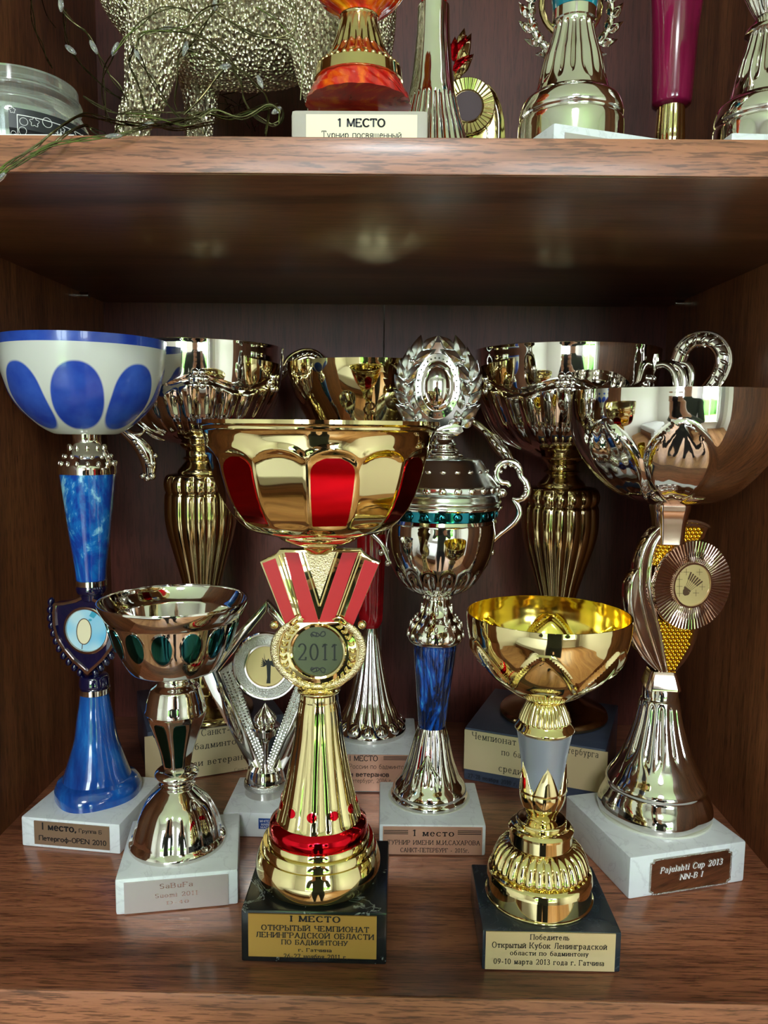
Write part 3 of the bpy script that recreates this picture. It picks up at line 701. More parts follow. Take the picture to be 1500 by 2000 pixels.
# shield with the racket medallion
yf = t.ax[1]-t.px(14)
half = [(168, 1161), (148, 1171), (126, 1176), (106.4, 1177.4), (103.6, 1195), (104.7, 1222), (112, 1250), (124, 1270), (141.6, 1291), (161.4, 1308), (172, 1318)]
def mir(pts, c0=168.0, c1=172.0, y0=1161, y1=1318):
    return [(2*(c0+(c1-c0)*(y-y0)/(y1-y0))-x, y) for x, y in pts]
ring_px = half+mir(half[1:-1])[::-1]
ol = [t.pl(x, y, yf) for x, y in ring_px]
prism('shield_panel', ol, yf, yf+t.px(22), M['cobalt'], t.o, .0004)
cx, cz = t.pl(170, 1236, yf)
def inset(ol, k):
    n_ = len(ol); out = []
    for i in range(n_):
        a, b, c = (np.array(ol[j % n_]) for j in (i-1, i, i+1))
        d1 = (b-a)/np.linalg.norm(b-a); d2 = (c-b)/np.linalg.norm(c-b); n1 = np.array([-d1[1], d1[0]]); n2 = np.array([-d2[1], d2[0]])
        m = n1+n2; m = m/max(.3, (m@m)/2)
        out.append(tuple(b+m*k))
    return out
def frame(name, ol, k, y0, y1, mat, parent):
    ins = inset(ol, k)
    n_ = len(ol); vs = [(x, y0, z) for x, z in ol]+[(x, y0, z) for x, z in ins]+[(x, y1, z) for x, z in ol]+[(x, y1, z) for x, z in ins]
    fs = []
    for i in range(n_):
        j = (i+1) % n_; fs += [(i, j, n_+j, n_+i), (i, 2*n_+i, 2*n_+j, j), (n_+i, n_+j, 3*n_+j, 3*n_+i)]
    return obj(name, vs, fs, mat, parent, smooth=False)
area = sum(ol[i-1][0]*ol[i][1]-ol[i][0]*ol[i-1][1] for i in range(len(ol)))
frame('shield_border', ol, t.px(5) if area > 0 else -t.px(5), yf-t.px(3), yf+.0002, M['rosegold'], t.o)
for side in (0, 1):
    pts = [(99.8, 1175), (98.5, 1190), (98.5, 1206), (101, 1221), (105, 1236), (110, 1251), (116, 1266), (125, 1280), (135, 1292), (146, 1303), (157, 1313)]
    if side: pts = mir(pts)
    for x, y in pts:
        q = t.p3(x, y, yf+t.px(9)); bead('rope_bead', q, (t.px(6), t.px(7), t.px(8.5)), M['cobalt'], t.o, (0, R_(20 if not side else -20), 0))
def disc_at(t, name, px_, py_, y, prof, mat, parent=None, kx=1.0, kz=1.0, n=48, mod=None, cap=True):
    """lathe about the local y axis; prof rows (radius px, y offset px towards the viewer), outer to inner"""
    cx, cz = t.pl(px_, py_, y); vs, fs = [], []
    for i, (r, o) in enumerate(prof):
        for k in range(n):
            a = 2*PI*k/n; oo = o if not mod else o+mod(a, r)
            vs.append((cx+t.px(r)*kx*math.cos(a), y-t.px(oo), cz+t.px(r)*kz*math.sin(a)))
    m = len(prof)
    for i in range(m-1):
        for k in range(n): fs.append((i*n+k, i*n+(k+1) % n, (i+1)*n+(k+1) % n, (i+1)*n+k))
    if cap: fs.append(tuple((m-1)*n+k for k in range(n)))
    return obj(name, vs, fs, mat, parent or t.o)
md = disc_at(t, 'medallion_ring', 170.2, 1230.8, yf, [(44.5, 0), (44.5, 4), (43, 5), (40, 5), (39, 2)], M['rosegold'])
disc_at(t, 'medallion', 170.2, 1230.8, yf, [(39, 2), (38.5, 2.6)], M['azure'], md)
yy = yf-t.px(2.9)
def ring_px_(cx_, cy_, rx, ry, n=32): return [t.p3(cx_+rx*math.cos(2*PI*k/n), cy_+ry*math.sin(2*PI*k/n), yy) for k in range(n+1)]
tube('racket_frame', ring_px_(164, 1233.5, 14.3, 25), t.px(.8), M['brown_ink'], md, n=6, sub=1)
obj('racket_strings', [t.p3(164+13.8*math.cos(2*PI*k/32), 1233.5+24.5*math.sin(2*PI*k/32), yy+.0001) for k in range(32)], [tuple(range(32))], M['cream'], md, smooth=False)
tube('racket_shaft', [t.p3(161, 1258, yy), t.p3(160, 1268, yy)], t.px(.7), M['brown_ink'], md, n=6, sub=1)
obj('print_square', [t.p3(*q, yy) for q in ((180, 1193), (190, 1199), (183, 1208), (174, 1203))], [(0, 1, 2, 3)], M['print_teal'], md, smooth=False)
obj('print_dot', [t.p3(176+3.5*math.cos(k), 1211+2.5*math.sin(k), yy-.0001) for k in [2*PI*i/12 for i in range(12)]], [tuple(range(12))], M['print_teal'], md, smooth=False)

# B: small silver cup with teal ovals
t = trophy('small silver cup with dark teal oval insets, front left beside the blue trophy', (-.154, .403), 10.6, .068, .0665, .0215, (348, 1641))
t.base(.068, .0665, .0215, M['white_marble'], .0016, 'marble_base')
p = t.plaque((242, 1724), (446.5, 1767), M['brush_silver'])
t.text('SaBuFa', (312, 1731), (377, 1726), 9, M['rosegold'], p, bold=.0)
t.text('Suomi 2011', (303, 1750), (386, 1743), 8, M['rosegold'], p)
t.text('D-40', (325, 1764), (369, 1759), 6, M['rosegold'], p)
zd0, zd1 = t.z(1632), t.z(1553)
def dome(th, z, r):
    e = sst(zd0-.001, zd0+.002, z)*(1-sst(zd1-.002, zd1+.003, z)); c = abs(math.cos(4*(th-R_(14)))) 
    return r*(1-.085*e*(1-c**.6)*1.0)
t.lathe('domed_foot', [(1518, 30, 1), (1527, 30), (1530, 36), (1534, 32), (1540, 38), (1552, 52), (1566, 66), (1590, 79), (1612, 87), (1626, 90, 1), (1630, 94, 1), (1635, 96), (1641, 96, 1)], M['silver'], dome)
t.lathe('ring', [(1497, 26, 1), (1500, 36), (1506, 43), (1512, 43), (1518, 36), (1521, 29, 1)], M['silver'])
def oct8(th, z, r):
    a = (th-R_(8)+PI/8) % (PI/4)-PI/8; return r*math.cos(PI/8)/math.cos(a)*1.03
zf0, zf1 = t.z(1497), t.z(1392)
t.lathe('faceted_stem', [(1390, 60, 1), (1400, 57), (1420, 49), (1445, 40), (1470, 32), (1499, 27, 1)], M['silver'], oct8, n=128)
for k in range(8):
    if k % 2 == 0 or k == 7:
        def shp(f):
            x, z = math.cos(f), math.sin(f); return (max(-1, min(1, x*1.35))*(1 if z < .3 else math.sqrt(max(0, 1-((z-.3)/.7)**2))*.98+.02), max(-1, min(1, z*1.35)))
        t.patch('dark_facet', 'faceted_stem', R_(8)+(k-.5)*PI/4*1.0-PI/8*0+PI/8, (zf0+zf1)/2, R_(15), (zf1-zf0)/2*.86, M['darkteal_metal'], off=.0003, shape=shp)
t.lathe('stem_top', [(1310, 36, 1), (1322, 37, 1), (1324, 34), (1333, 37), (1341, 48), (1347, 51, 1), (1360, 55), (1366, 57, 1), (1380, 59), (1386, 61, 1), (1392, 58, 1)], M['silver'])
prof = [(1e-4, t.z(1306), 1)]+t.rz([(1308, 45, 1), (1306, 82), (1298, 92), (1280, 103), (1258, 113), (1235, 121), (1220, 126, 1), (1214, 128), (1205, 131, 1), (1196, 138), (1184, 145), (1174, 149), (1170, 149, 1)])
t.lathe('bowl', prof[::-1], M['silver'], n=128, shell=t.px(2), raw=True, top=False)
zc = t.z(1238)
for k in range(14):
    th_ = R_(-11+k*360/14)
    rg = t.patch('oval_rim', 'bowl', th_, zc, R_(10.8), t.px(33), M['silver'], off=.0001, dome=.0008)
    t.patch('teal_oval', 'bowl', th_, zc, R_(9.0), t.px(29), M['teal_metal'], off=.0008, dome=.0005, parent=rg)

# C: gold cup with red panels, medal stem dated 2011
t = trophy('gold cup with red panelled bowl and red ribbon medal stem reading 2011, front centre', (-.076, .368), -.4, .075, .070, .0285, (622, 1706))
t.base(.075, .070, .0285, M['black_marble'], .0012, 'marble_base')
p = t.plaque((485, 1783), (735, 1872), M['plate_gold'])
for s_, l, r, c in (('I МЕСТО', (566, 1794), (665, 1796), 11), ('ОТКРЫТЫЙ ЧЕМПИОНАТ', (510, 1812), (721, 1815), 10), ('ЛЕНИНГРАДСКОЙ ОБЛАСТИ', (500, 1826), (731, 1829), 10), ('ПО БАДМИНТОНУ', (549, 1840), (680, 1842), 9), ('г. Гатчина', (582, 1855), (648, 1856), 6.5), ('26-27 ноября 2011 г.', (554, 1867), (679, 1869), 8)):
    t.text(s_, l, r, c, M['black'], p, bold=.02 if 'МЕСТО' in s_ else .012)
za, zb = t.z(1594), t.z(1378)
def lobes(th, z, r):
    e = sst(za+.000, za+.003, z)*(.35+.65*(1-sst(za+.02, zb, z))); c = abs(math.cos(5.5*(th-R_(-10))))
    return r*(1-.07*e*(1-c**.6))
t.lathe('stepped_foot', [(1619, 90, 1), (1619, 98, 1), (1620, 99, 1), (1630, 100, 1), (1631, 99, 1), (1631, 107, 1), (1632, 108, 1), (1646, 110, 1), (1647, 109, 1), (1647, 113, 1), (1656, 117), (1670, 121), (1684, 121), (1698, 116), (1708, 103, 1)], M['gold'])
t.lathe('red_ring', [(1590, 84, 1), (1598, 94, 1), (1606, 96), (1616, 96, 1), (1624, 92, 1)], M['red_metal'])
t.lathe('fluted_column', [(1352, 37, 1), (1363, 38, 1), (1367, 38), (1380, 41), (1400, 44), (1440, 49), (1500, 61), (1550, 72), (1578, 80), (1588, 83), (1594, 85, 1), (1598, 85, 1)], M['gold'], lobes, n=168, sub=8)
for k in range(11):
    th_ = R_(-10+k*360/11); rr = t.patch('dot_rim', 'fluted_column', th_, t.z(1560), R_(9.2), t.px(11), M['gold'], off=.0001, dome=.0003)
    t.patch('red_dot', 'fluted_column', th_, t.z(1560), R_(7), t.px(8.5), M['red_metal'], off=.0004, dome=.0002, parent=rr)
zt_, zb_ = t.z(872), t.z(1009)
def panels(th, z, r):
    u = wrap((th-R_(6.5))*14)/PI; a = abs(u)                  # -1..1 across a panel
    top = zt_-(zt_-zb_)*.20*(1-math.sqrt(max(0, 1-a*a*.98)))/1.0
    if z > top or z < zb_-.002: e = 0
    else: e = sst(top, top-.0035, z)*sst(zb_-.002, zb_+.001, z)
    rim_ = math.exp(-((z-top)/.0016)**2)*.012 if a < .98 else 0
    return r*(1+rim_-.030*e*(1-a*a)-.004*e)
prof = [(1e-4, t.z(1046), 1)]+t.rz([(1047, 40), (1045, 84, 1), (1044, 84, 1), (1033, 128, 1), (1030, 136, 1), (1024, 146), (1005, 166), (985, 181), (960, 194), (925, 206), (900, 212), (872, 218), (850, 223), (841, 227, 1), (838, 231, 1), (833, 232), (829, 236, 1), (822, 236, 1)])
t.lathe('bowl', prof[::-1], M['gold'], panels, n=224, sub=7, shell=t.px(2.2), raw=True, top=False)
def arch(f):
    x, z = math.cos(f), math.sin(f); x2 = max(-1, min(1, x*1.4)); z2 = max(-1, min(1, z*1.4))
    if z2 > .6: x2 = x2*math.sqrt(max(0, 1-((z2-.6)/.42)**2))
    return x2, z2
for k in range(7):
    t.patch('red_panel', 'bowl', R_(6.5)+k*4*PI/14, t.z(948), R_(10.6), (zt_-zb_)*.44, M['red_metal'], off=.0004, shape=arch, rings=14, seg=72)
t.lathe('bowl_socket', [(1044, 84, 1), (1052, 74), (1060, 55), (1066, 36), (1070, 32, 1), (1080, 22, 1)], M['gold'])
yf = t.ax[1]-t.px(12)
Q = lambda pts: [(x/3.125+400, y/3.125+800) for x, y in pts]
out = Q([(455, 855), (950, 855), (975, 885), (1020, 915), (1070, 935), (905, 1320), (860, 1420), (540, 1420), (490, 1320), (335, 930), (390, 905), (430, 885)])
rp = prism('ribbon_plate', [t.pl(x, y, yf) for x, y in out], yf, yf+t.px(24), M['gold'], t.o, .0006)
for q in ([(352, 937), (430, 907), (552, 1275), (500, 1330)], [(487, 872), (572, 872), (700, 1310), (610, 1330)], [(840, 872), (933, 872), (775, 1330), (695, 1300)], [(975, 917), (1062, 942), (900, 1330), (848, 1280)]):
    prism('ribbon_stripe', [t.pl(x, y, yf) for x, y in Q(q)], yf-t.px(1.6), yf+.0002, M['red_ribbon'], rp)
prism('gritty_wedge', [t.pl(x, y, yf) for x, y in Q([(607, 868), (800, 868), (702, 1155)])], yf-t.px(1.0), yf+.0002, M['gold_grit'], rp)
for a, b in (((592, 868), (696, 1200)), ((812, 868), (704, 1200)), ((470, 880), (585, 1260)), ((955, 890), (822, 1260)), ((450, 890), (570, 1265)), ((945, 870), (808, 1255))):
    tube('ribbon_rib', [t.p3(*Q([a])[0], yf-t.px(1)), t.p3(*Q([b])[0], yf-t.px(1))], t.px(1.6), M['gold'], rp, n=8, sub=1)
cxp, cyp = 621.5, 1272
ymd = yf-t.px(6)
hs = []
for k in range(41):
    a = R_(-152+304*k/40); hs.append((cxp+93*math.sin(a), cyp-4+(79 if math.cos(a) > 0 else 66)*math.cos(a)))
def hring(rx, ry0, ry1, a0=152, n=40): return [(cxp+rx*math.sin(R_(-a0+2*a0*k/n)), cyp-4+(ry0 if math.cos(R_(-a0+2*a0*k/n)) > 0 else ry1)*math.cos(R_(-a0+2*a0*k/n))) for k in range(n+1)]
me_ = prism('medal_plate', [t.pl(x, y, ymd) for x, y in hring(83, 76, 60)], ymd-t.px(2), ymd+t.px(20), M['gold'], t.o, .0004)
tube('gritty_horseshoe', [t.p3(x, y, ymd-t.px(1)) for x, y in hring(86, 73, 62, 140)], [t.px(5+3.2*abs(math.sin(R_(-140+280*k/40)))) for k in range(41)], M['gold_grit'], me_, n=12, sub=2, flat=.6)
for s in (-1, 1): bead('scroll_knob', t.p3(cxp+s*86, 1220, ymd-t.px(3)), t.px(9), M['gold'], me_)
for s in (-1, 1): tube('inner_lip', [t.p3(cxp+s*q[0], cyp+q[1], ymd-t.px(3)) for q in ((28, -62), (38, -66), (50, -62), (62, -48), (74, -20), (77, 5), (70, 38), (50, 62), (25, 74), (2, 77))], t.px(1.8), M['gold'], me_, n=8)
gd = disc_at(t, 'medal_ring', cxp, cyp-1, ymd, [(56, 2), (56, 7), (54, 9), (50.5, 8), (49, 5)], M['gold'], me_)
disc_at(t, 'medal_face', cxp, cyp-1, ymd, [(49.3, 5), (48.8, 5.4)], M['grey_disc'], gd)
for s in (-1, 1):
    for k in range(12):
        a = R_(8+k*11.6); cx_, cy_ = cxp+s*67*math.sin(a), cyp-1+67*math.cos(a)
        x, z = t.pl(cx_, cy_, ymd); tangent = s*(PI/2-a) if False else -s*(a-PI/2)
        up = s*(PI/2-a)
        for q in (-1, 1): leaf('laurel_leaf', x, ymd-t.px(3), z-t.px(3), up+q*.55, t.px(12.5), M['gold'], me_, 1.1, 1.3)
        bead('berry', (x, ymd-t.px(4.5), z), t.px(1.9), M['gold'], me_)
y_ = ymd-t.px(5.6)
t.text('2011', (582, 1273), (658, 1274), 31, M['black'], gd, y=y_, bold=-.008)
for cy_, fl_ in ((1238, 1), (1309, -1)):
    pts = [(610, 6), (607, 2), (611, -3), (617, -2), (618, 3), (612, 4), (609, 0), (617, 5), (624, 3), (629, -4), (634, -4), (635, 2), (629, 5), (622, 0), (618, -3)]
    tube('curl', [t.p3(x, cy_+fl_*y, y_) for x, y in pts], t.px(1.1), M['black'], gd, n=6, sub=3, flat=.2)
t.lathe('column_collar', [(1340, 24, 1), (1342, 37, 1), (1346, 42), (1350, 40, 1), (1352, 36, 1)], M['gold'])

# D: torch award
t = trophy('silver diamond-framed torch award with winged figure medallion, behind the gold 2011 cup', (-.1125, .489), -1, .050, .0525, .0172, (519, 1545))
t.base(.050, .0525, .0172, M['white_marble'], .0012, 'marble_base')
t.py = -t.d/2-.0002
Q = lambda pts: [(x/4.545+270, y/4.545+1390) for x, y in pts]
y = -t.d/2; x0, z1 = t.pl(505, 1598, y); x1, z0 = t.pl(560, 1620, y)
st = box('sticker', x0, x1, y-.0003, y, z0, z1, M['sticker'], t.o); t.py = y-.0003
for s_, yy_, a, b in (('WHITE CARRARA', 1604, 507, 558), ('MARBLE BASE', 1610.5, 510, 555), ('MADE IN ITALY', 1616, 509, 556)): t.text(s_, (a, yy_), (b, yy_+.3), 4.2, M['white_ink'], st, bold=.0, serif=False)
t.lathe('round_foot', [(1497, 34, 1), (1502, 35, 1), (1514, 38), (1520, 39, 1), (1522, 41, 1), (1531, 42, 1), (1533, 40, 1), (1545, 41, 1)], M['silver'])
t.lathe('textured_band', [(1521, 40.5, 1), (1523, 42), (1530, 42.4), (1532, 41, 1)], M['dull_silver'])
Q = lambda pts: [(x/3.061+230, y/3.061+1150) for x, y in pts]
mr = lambda pts: [(2*891-x, y) for x, y in pts]
yf = t.ax[1]-t.px(6)
o1 = [(891, 68), (485, 505), (795, 1090), (860, 1090), (605, 495), (891, 138)]
for fn in (lambda q: q, mr):
    prism('frame_bar', [t.pl(x, y, yf) for x, y in Q(fn(o1))], yf, yf+t.px(14), M['chrome'], t.o, .0011)
    a_ = [(606, 498), (700, 420), (700, 520), (745, 640), (905, 1085), (866, 1090)]
    prism('beaded_strip', [t.pl(x, y, yf) for x, y in Q(fn(a_))], yf+t.px(3), yf+t.px(11), M['dull_silver'], t.o, .0004)
    P = []
    for i in range(34):
        for j in range(3):
            u = i/33; x = 625+j*26+(866-625)*u*1.0-(j*26)*(.55*u); yb = 500-j*10+(1075-500)*u
            x, yb = Q(fn([(x+8, yb+10)]))[0]; P.append(ball(t.p3(x, yb, yf+t.px(2.6)), t.px(2.3), 6, 4))
    merge('strip_beads', P, M['silver'], t.o)['kind'] = 'stuff'
    tube('strip_edge', [t.p3(x, y, yf+t.px(2)) for x, y in Q(fn([(606, 495), (735, 790), (864, 1088)]))], t.px(1.5), M['chrome'], t.o, n=6, sub=1)
rg = disc_at(t, 'medallion_ring', 521, 1300, yf-t.px(2), [(67, 0), (67, 6), (65, 8), (62, 8), (60, 5), (44, 6), (43, 8), (40, 8), (38, 4)], M['chrome'], kz=1.03)
disc_at(t, 'stippled_band', 521, 1300, yf-t.px(2), [(61, 5.4), (60, 6.6), (45, 7.2), (44, 6)], M['dull_silver'], rg, kz=1.03, cap=False)
disc_at(t, 'medallion', 521, 1300, yf-t.px(2), [(38.5, 4), (38, 4.6)], M['gold_disc'], rg, kz=1.03)
yy = yf-t.px(7.2)
Q2 = lambda pts: [(x/6.522+510, y/6.522+1190) for x, y in pts]
body = [(92, 625), (75, 655), (50, 640), (38, 560), (44, 650), (66, 695), (72, 760), (76, 870), (66, 945), (118, 945), (118, 860), (122, 760), (124, 700), (145, 660), (160, 600), (135, 655), (108, 660)]
prism('bearer_print', [t.pl(x, y, yy) for x, y in Q2(body)], yy, yy+.0002, M['black'], rg)
for s in (-1, 1):
    for k in range(5):
        x0_, y0_ = Q2([(92+s*25, 700)])[0]; x1_, y1_ = Q2([(92+s*(75+k*6), 620+k*26)])[0]
        tube('wing_feather', [t.p3(x0_, y0_, yy), t.p3((x0_+x1_)/2, (y0_+y1_)/2+2, yy), t.p3(x1_, y1_, yy)], [t.px(.9), t.px(1.3), t.px(.5)], M['black'], rg, n=5, sub=2, flat=.15)
fz = lambda th, z, r: r*(1+.16*math.sin(7*th+(z-t.h)*260))
t.lathe('torch_flame', [(1373, .6, 1), (1380, 5), (1388, 11), (1398, 18), (1407, 20), (1416, 16, 1), (1419, 8, 1)], M['silver'], fz, n=84, sub=8)
t.lathe('torch_cup', [(1413, 20, 1), (1416, 29, 1), (1420, 29, 1), (1423, 24, 1), (1434, 22, 1), (1438, 16), (1446, 9), (1470, 6), (1500, 8, 1)], M['silver'], fl(24, .06, t.z(1434), t.z(1423), fade=.001))

# H then E: the two large champagne cups on dark stone blocks
def big_cup(label, X, Y, ang, foot, side):
    f = onz(foot[0], foot[1], .043)
    t = T('trophy_cup', label, 'trophy', X, Y, 0, ang, (f[0], f[1]), None); t.h = .043
    t.base(.107, .0995, .0425, M['slate'], .0012, 'stone_base'); return t
tH = big_cup('large silver and gold cup with a loop handle on a dark block, back right', .1254, .6075, -21, (1080, 1394), 1)
def big_parts(t, P_, hs_):
    R0 = lambda k: P_[k]
    zt, zm, zb = [p[1] for p in (P_['bowl'][-1], P_['groove'][0], P_['bowl'][1])]
    def bm_(th, z, r):
        zw = zm+.0035*math.cos(6*th); g = math.exp(-((z-zw)/.0016)**2)
        e = (1-sst(zw-.004, zw-.001, z))*sst(zb+.001, zb+.012, z); c = abs(math.sin(12*th))
        return r*(1-.018*g+.035*e*c)
    t.lathe('bowl', P_['bowl'][::-1], M['chrome'], bm_, n=192, sub=8, shell=.0012, raw=True, top=False, inner=M['gold'])
    for k in range(6):
        th_ = k*PI/3; c = t.pt('bowl', th_, zm+.0035, .0006)
        o = bead('rosette', c, (.0052, .003, .0045), M['silver'], t.o, (0, 0, th_+t.f))
        for q in range(6): bead('petal', t.pt('bowl', th_+.075*math.cos(q*PI/3), zm+.0035+.0052*math.sin(q*PI/3), .001), (.0026, .0018, .0026), M['chrome'], t.o)
    t.lathe('neck', P_['neck'], M['dark_gold'], raw=True)
    zv0, zv1, zs = P_['vase'][-1][1], P_['vase'][0][1], P_['notch'][0][1]
    def vm(th, z, r):
        c = abs(math.cos(8*th)); e = sst(zv0, zv0+.03, z)*(1-sst(zv1-.004, zv1, z)); g = math.exp(-((z-zs)/.0012)**2)
        return r*(1-.085*e*(1-c**.6)-.03*g)
    t.lathe('fluted_vase', P_['vase'], M['dark_gold'], vm, n=240, sub=8, raw=True)
    t.lathe('stem_foot', P_['foot'], M['dark_gold'], raw=True)
t = tH
PH = dict(bowl=[(1e-4, t.z(894), 1)]+t.rz([(893, 52), (886, 72), (876, 94), (860, 118), (840, 138), (820, 150), (793, 163), (766, 172), (740, 177), (712, 180), (694, 181), (687, 182, 1)]),
          groove=t.rz([(766, 170)]), notch=t.rz([(985, 74)]),
          neck=t.rz([(884, 42, 1), (894, 42), (900, 38), (907, 30), (917, 30), (921, 36), (926, 30), (934, 36), (944, 46), (950, 48, 1), (952, 46, 1)]),
          vase=t.rz([(950, 50, 1), (952, 66), (958, 73), (970, 76), (985, 74), (1000, 75), (1030, 75), (1058, 70), (1090, 60), (1120, 50), (1155, 39), (1200, 27), (1230, 21, 1)]),
          foot=t.rz([(1228, 22, 1), (1232, 30), (1240, 30), (1246, 20), (1270, 16), (1300, 18), (1330, 27), (1352, 46), (1368, 78), (1378, 96, 1), (1382, 103), (1388, 106), (1393, 106, 1), (1394, 100, 1)]))
big_parts(t, PH, None)
t.plaque((908, 1424), (1184, 1550), M['paper_gold'], name='plaque'); p = t.o.children[-1]
for s_, l, r, c in (('Чемпионат Санкт-Петербурга', (921, 1436), (1171, 1474), 14), ('по бадминтону', (979, 1470), (1100, 1488), 13), ('среди ветеранов', (974, 1501), (1110, 1522), 13), ('27-28 ноября 2010 г.', (914, 1516), (1010, 1530), 8)):
    if s_.startswith('Чемп'):
        t.text('Чемпионат', (921, 1436), (1008, 1449), 13, M['black'], p, bold=-.01); t.text('Санкт-', (1020, 1452), (1068, 1459), 13, M['black'], p, bold=-.01)
        t.text('по бадминтону', (979, 1469), (1088, 1486), 12, M['black'], p, bold=-.01); t.text('Петербурга', (1090, 1462), (1169, 1473), 13, M['black'], p, bold=-.01)
    elif s_.startswith('по'): continue
    else: t.text(s_, l, r, c, M['black'], p, bold=-.01)
# handles of H: twisted loop, post and scrolls on the right; acanthus arm on the left
def beaded_loop(t, pts, wdt, name='handle', f=None):
    f = f or t.p3
    hd = tube(name, [f(x, y) for x, y in pts], [t.px(wdt*.95)]*len(pts), M['chrome'], t.o, n=14, flat=.6)
    P3 = catmull([(*f(x, y), 0) for x, y in pts], 4)
    for s in (-1, 1):
        e = []
        for i, q in enumerate(P3):
            d = P3[min(i+1, len(P3)-1)]-P3[max(0, i-1)]; d /= np.linalg.norm(d); e.append(q+np.array([-d[2], 0, d[0]])*s*t.px(wdt*.82)-np.array([0, t.px(wdt*.35), 0]))
        tube('handle_edge', e, t.px(wdt*.26), M['chrome'], hd, n=8, sub=1)
    acc = 0; last = P3[0]
    for i, q in enumerate(P3[1:-1]):
        acc += np.linalg.norm(q-last); last = q
        if acc > t.px(wdt*.85):
            acc = 0; d = P3[i+2]-P3[i]; a = math.atan2(d[0], d[2])
            bead('handle_bead', q-np.array([0, t.px(wdt*.42), 0]), (t.px(wdt*.62), t.px(wdt*.4), t.px(wdt*.30)), M['chrome'], hd, (0, a+.6, 0))
    return hd
beaded_loop(t, [(1325, 706), (1334, 683), (1352, 667), (1374, 662), (1396, 668), (1411, 686), (1414, 708), (1406, 732), (1392, 752), (1372, 775), (1345, 800)], 13, f=lambda x, y: tH.pa(x, y, -38))
for pts, r in (([(1283, 692), (1284, 706), (1276, 722), (1271, 740), (1267, 752)], 5), ([(1270, 690), (1268, 712), (1266, 735), (1266, 754)], 5),
               ([(1284, 714), (1300, 712), (1314, 722), (1321, 740), (1322, 765), (1316, 800)], 7), ([(1318, 712), (1330, 720), (1336, 738), (1335, 765), (1326, 800)], 6),
               ([(1330, 708), (1344, 712), (1352, 728), (1351, 748), (1344, 775), (1330, 800), (1250, 860)], 6)):
    tube('handle_scroll', [t.pa(x, y, -38) for x, y in pts], t.px(r), M['chrome'], t.o, n=10, flat=.8)
tube('handle_arm', [t.p3(x, y) for x, y in ((905, 812), (925, 824), (950, 844), (965, 862), (985, 886), (1002, 905))], [t.px(q) for q in (6, 8, 9, 13, 14, 8)], M['silver'], t.o, n=12, flat=.6)
for x, y in ((948, 846), (962, 860), (974, 874), (988, 889)): bead('handle_leaf', t.p3(x, y, t.ax[1]-t.px(6)), (t.px(9), t.px(5), t.px(5)), M['chrome'], t.o, (0, .8, 0))
tube('handle_scroll', [t.p3(x, y) for x, y in ((950, 846), (966, 850), (984, 850), (996, 846))], [t.px(3), t.px(5), t.px(4), t.px(2)], M['chrome'], t.o)
tE = big_cup('large silver and gold cup on dark block, back left behind the small silver cup', -.156, .627, 23, (398, 1387), -1)
t = tE
sc = .93
zg, zk, zf_ = PH['groove'][0][1], PH['bowl'][1][1], PH['vase'][-1][1]
def lift(z): return z+.0075*min(1, max(0, (zg-z)/(zg-zk)))*min(1, max(0, (z-zf_)/(PH['vase'][0][1]-zf_)))
PE = {k: [(p[0]*sc, lift(p[1]), p[2]) for p in v] for k, v in PH.items()}
big_parts(t, PE, None)
p = t.plaque((282, 1439), (498, 1520), M['paper_gold'])
for s_, l, r, c in (('Чемпионат', (298, 1440), (380, 1430), 13), ('Санкт-Петербурга', (393, 1431), (494, 1419), 13), ('по бадминтону', (350, 1463), (482, 1444), 12), ('среди ветеранов', (345, 1496), (492, 1475), 12), ('Санкт-Петербург', (458, 1503), (494, 1498), 7)):
    if s_ == 'Санкт-Петербурга': t.text('Санкт-', (393, 1431), (448, 1424), 13, M['black'], p, bold=-.01)
    elif s_ == 'Санкт-Петербург': t.text('Санкт-П', (458, 1503), (492, 1499), 7, M['black'], p, bold=-.02)
    else: t.text(s_, l, r, c, M['black'], p, bold=-.01)
beaded_loop(t, [(535, 745), (556, 722), (567, 704), (585, 693), (603, 690), (620, 697), (630, 712), (630, 732), (618, 752), (590, 775)], 10, f=lambda x, y: tE.pa(x, y, 38))
tube('handle_arm', [t.p3(x, y) for x, y in ((222, 825), (240, 840), (262, 858), (282, 880), (291, 905), (292, 928))], [t.px(q) for q in (5, 8, 11, 15, 14, 10)], M['chrome'], t.o, n=12, flat=.6)
for x, y, r in ((278, 930, 6), (296, 930, 8), (287, 934, 7), (303, 890, 5), (300, 905, 5)): bead('handle_scroll_tip', t.p3(x, y, t.ax[1]-t.px(4)), (t.px(r), t.px(r*.7), t.px(r)), M['chrome'], t.o)
for k in range(6):
    a = k/5; bead('handle_leaf', t.p3(262+30*a, 862+48*a, t.ax[1]-t.px(8)), (t.px(6), t.px(4), t.px(5)), M['chrome'], t.o, (0, .7-a*.5, 0))
tube('handle_scroll', [t.p3(x, y) for x, y in ((255, 820), (275, 826), (290, 842), (310, 856), (330, 858))], [t.px(q) for q in (3, 5, 6, 5, 3)], M['chrome'], t.o)
tube('handle_scroll', [t.p3(x, y) for x, y in ((232, 838), (252, 848), (272, 848), (284, 838))], [t.px(q) for q in (3, 5, 5, 2)], M['chrome'], t.o)

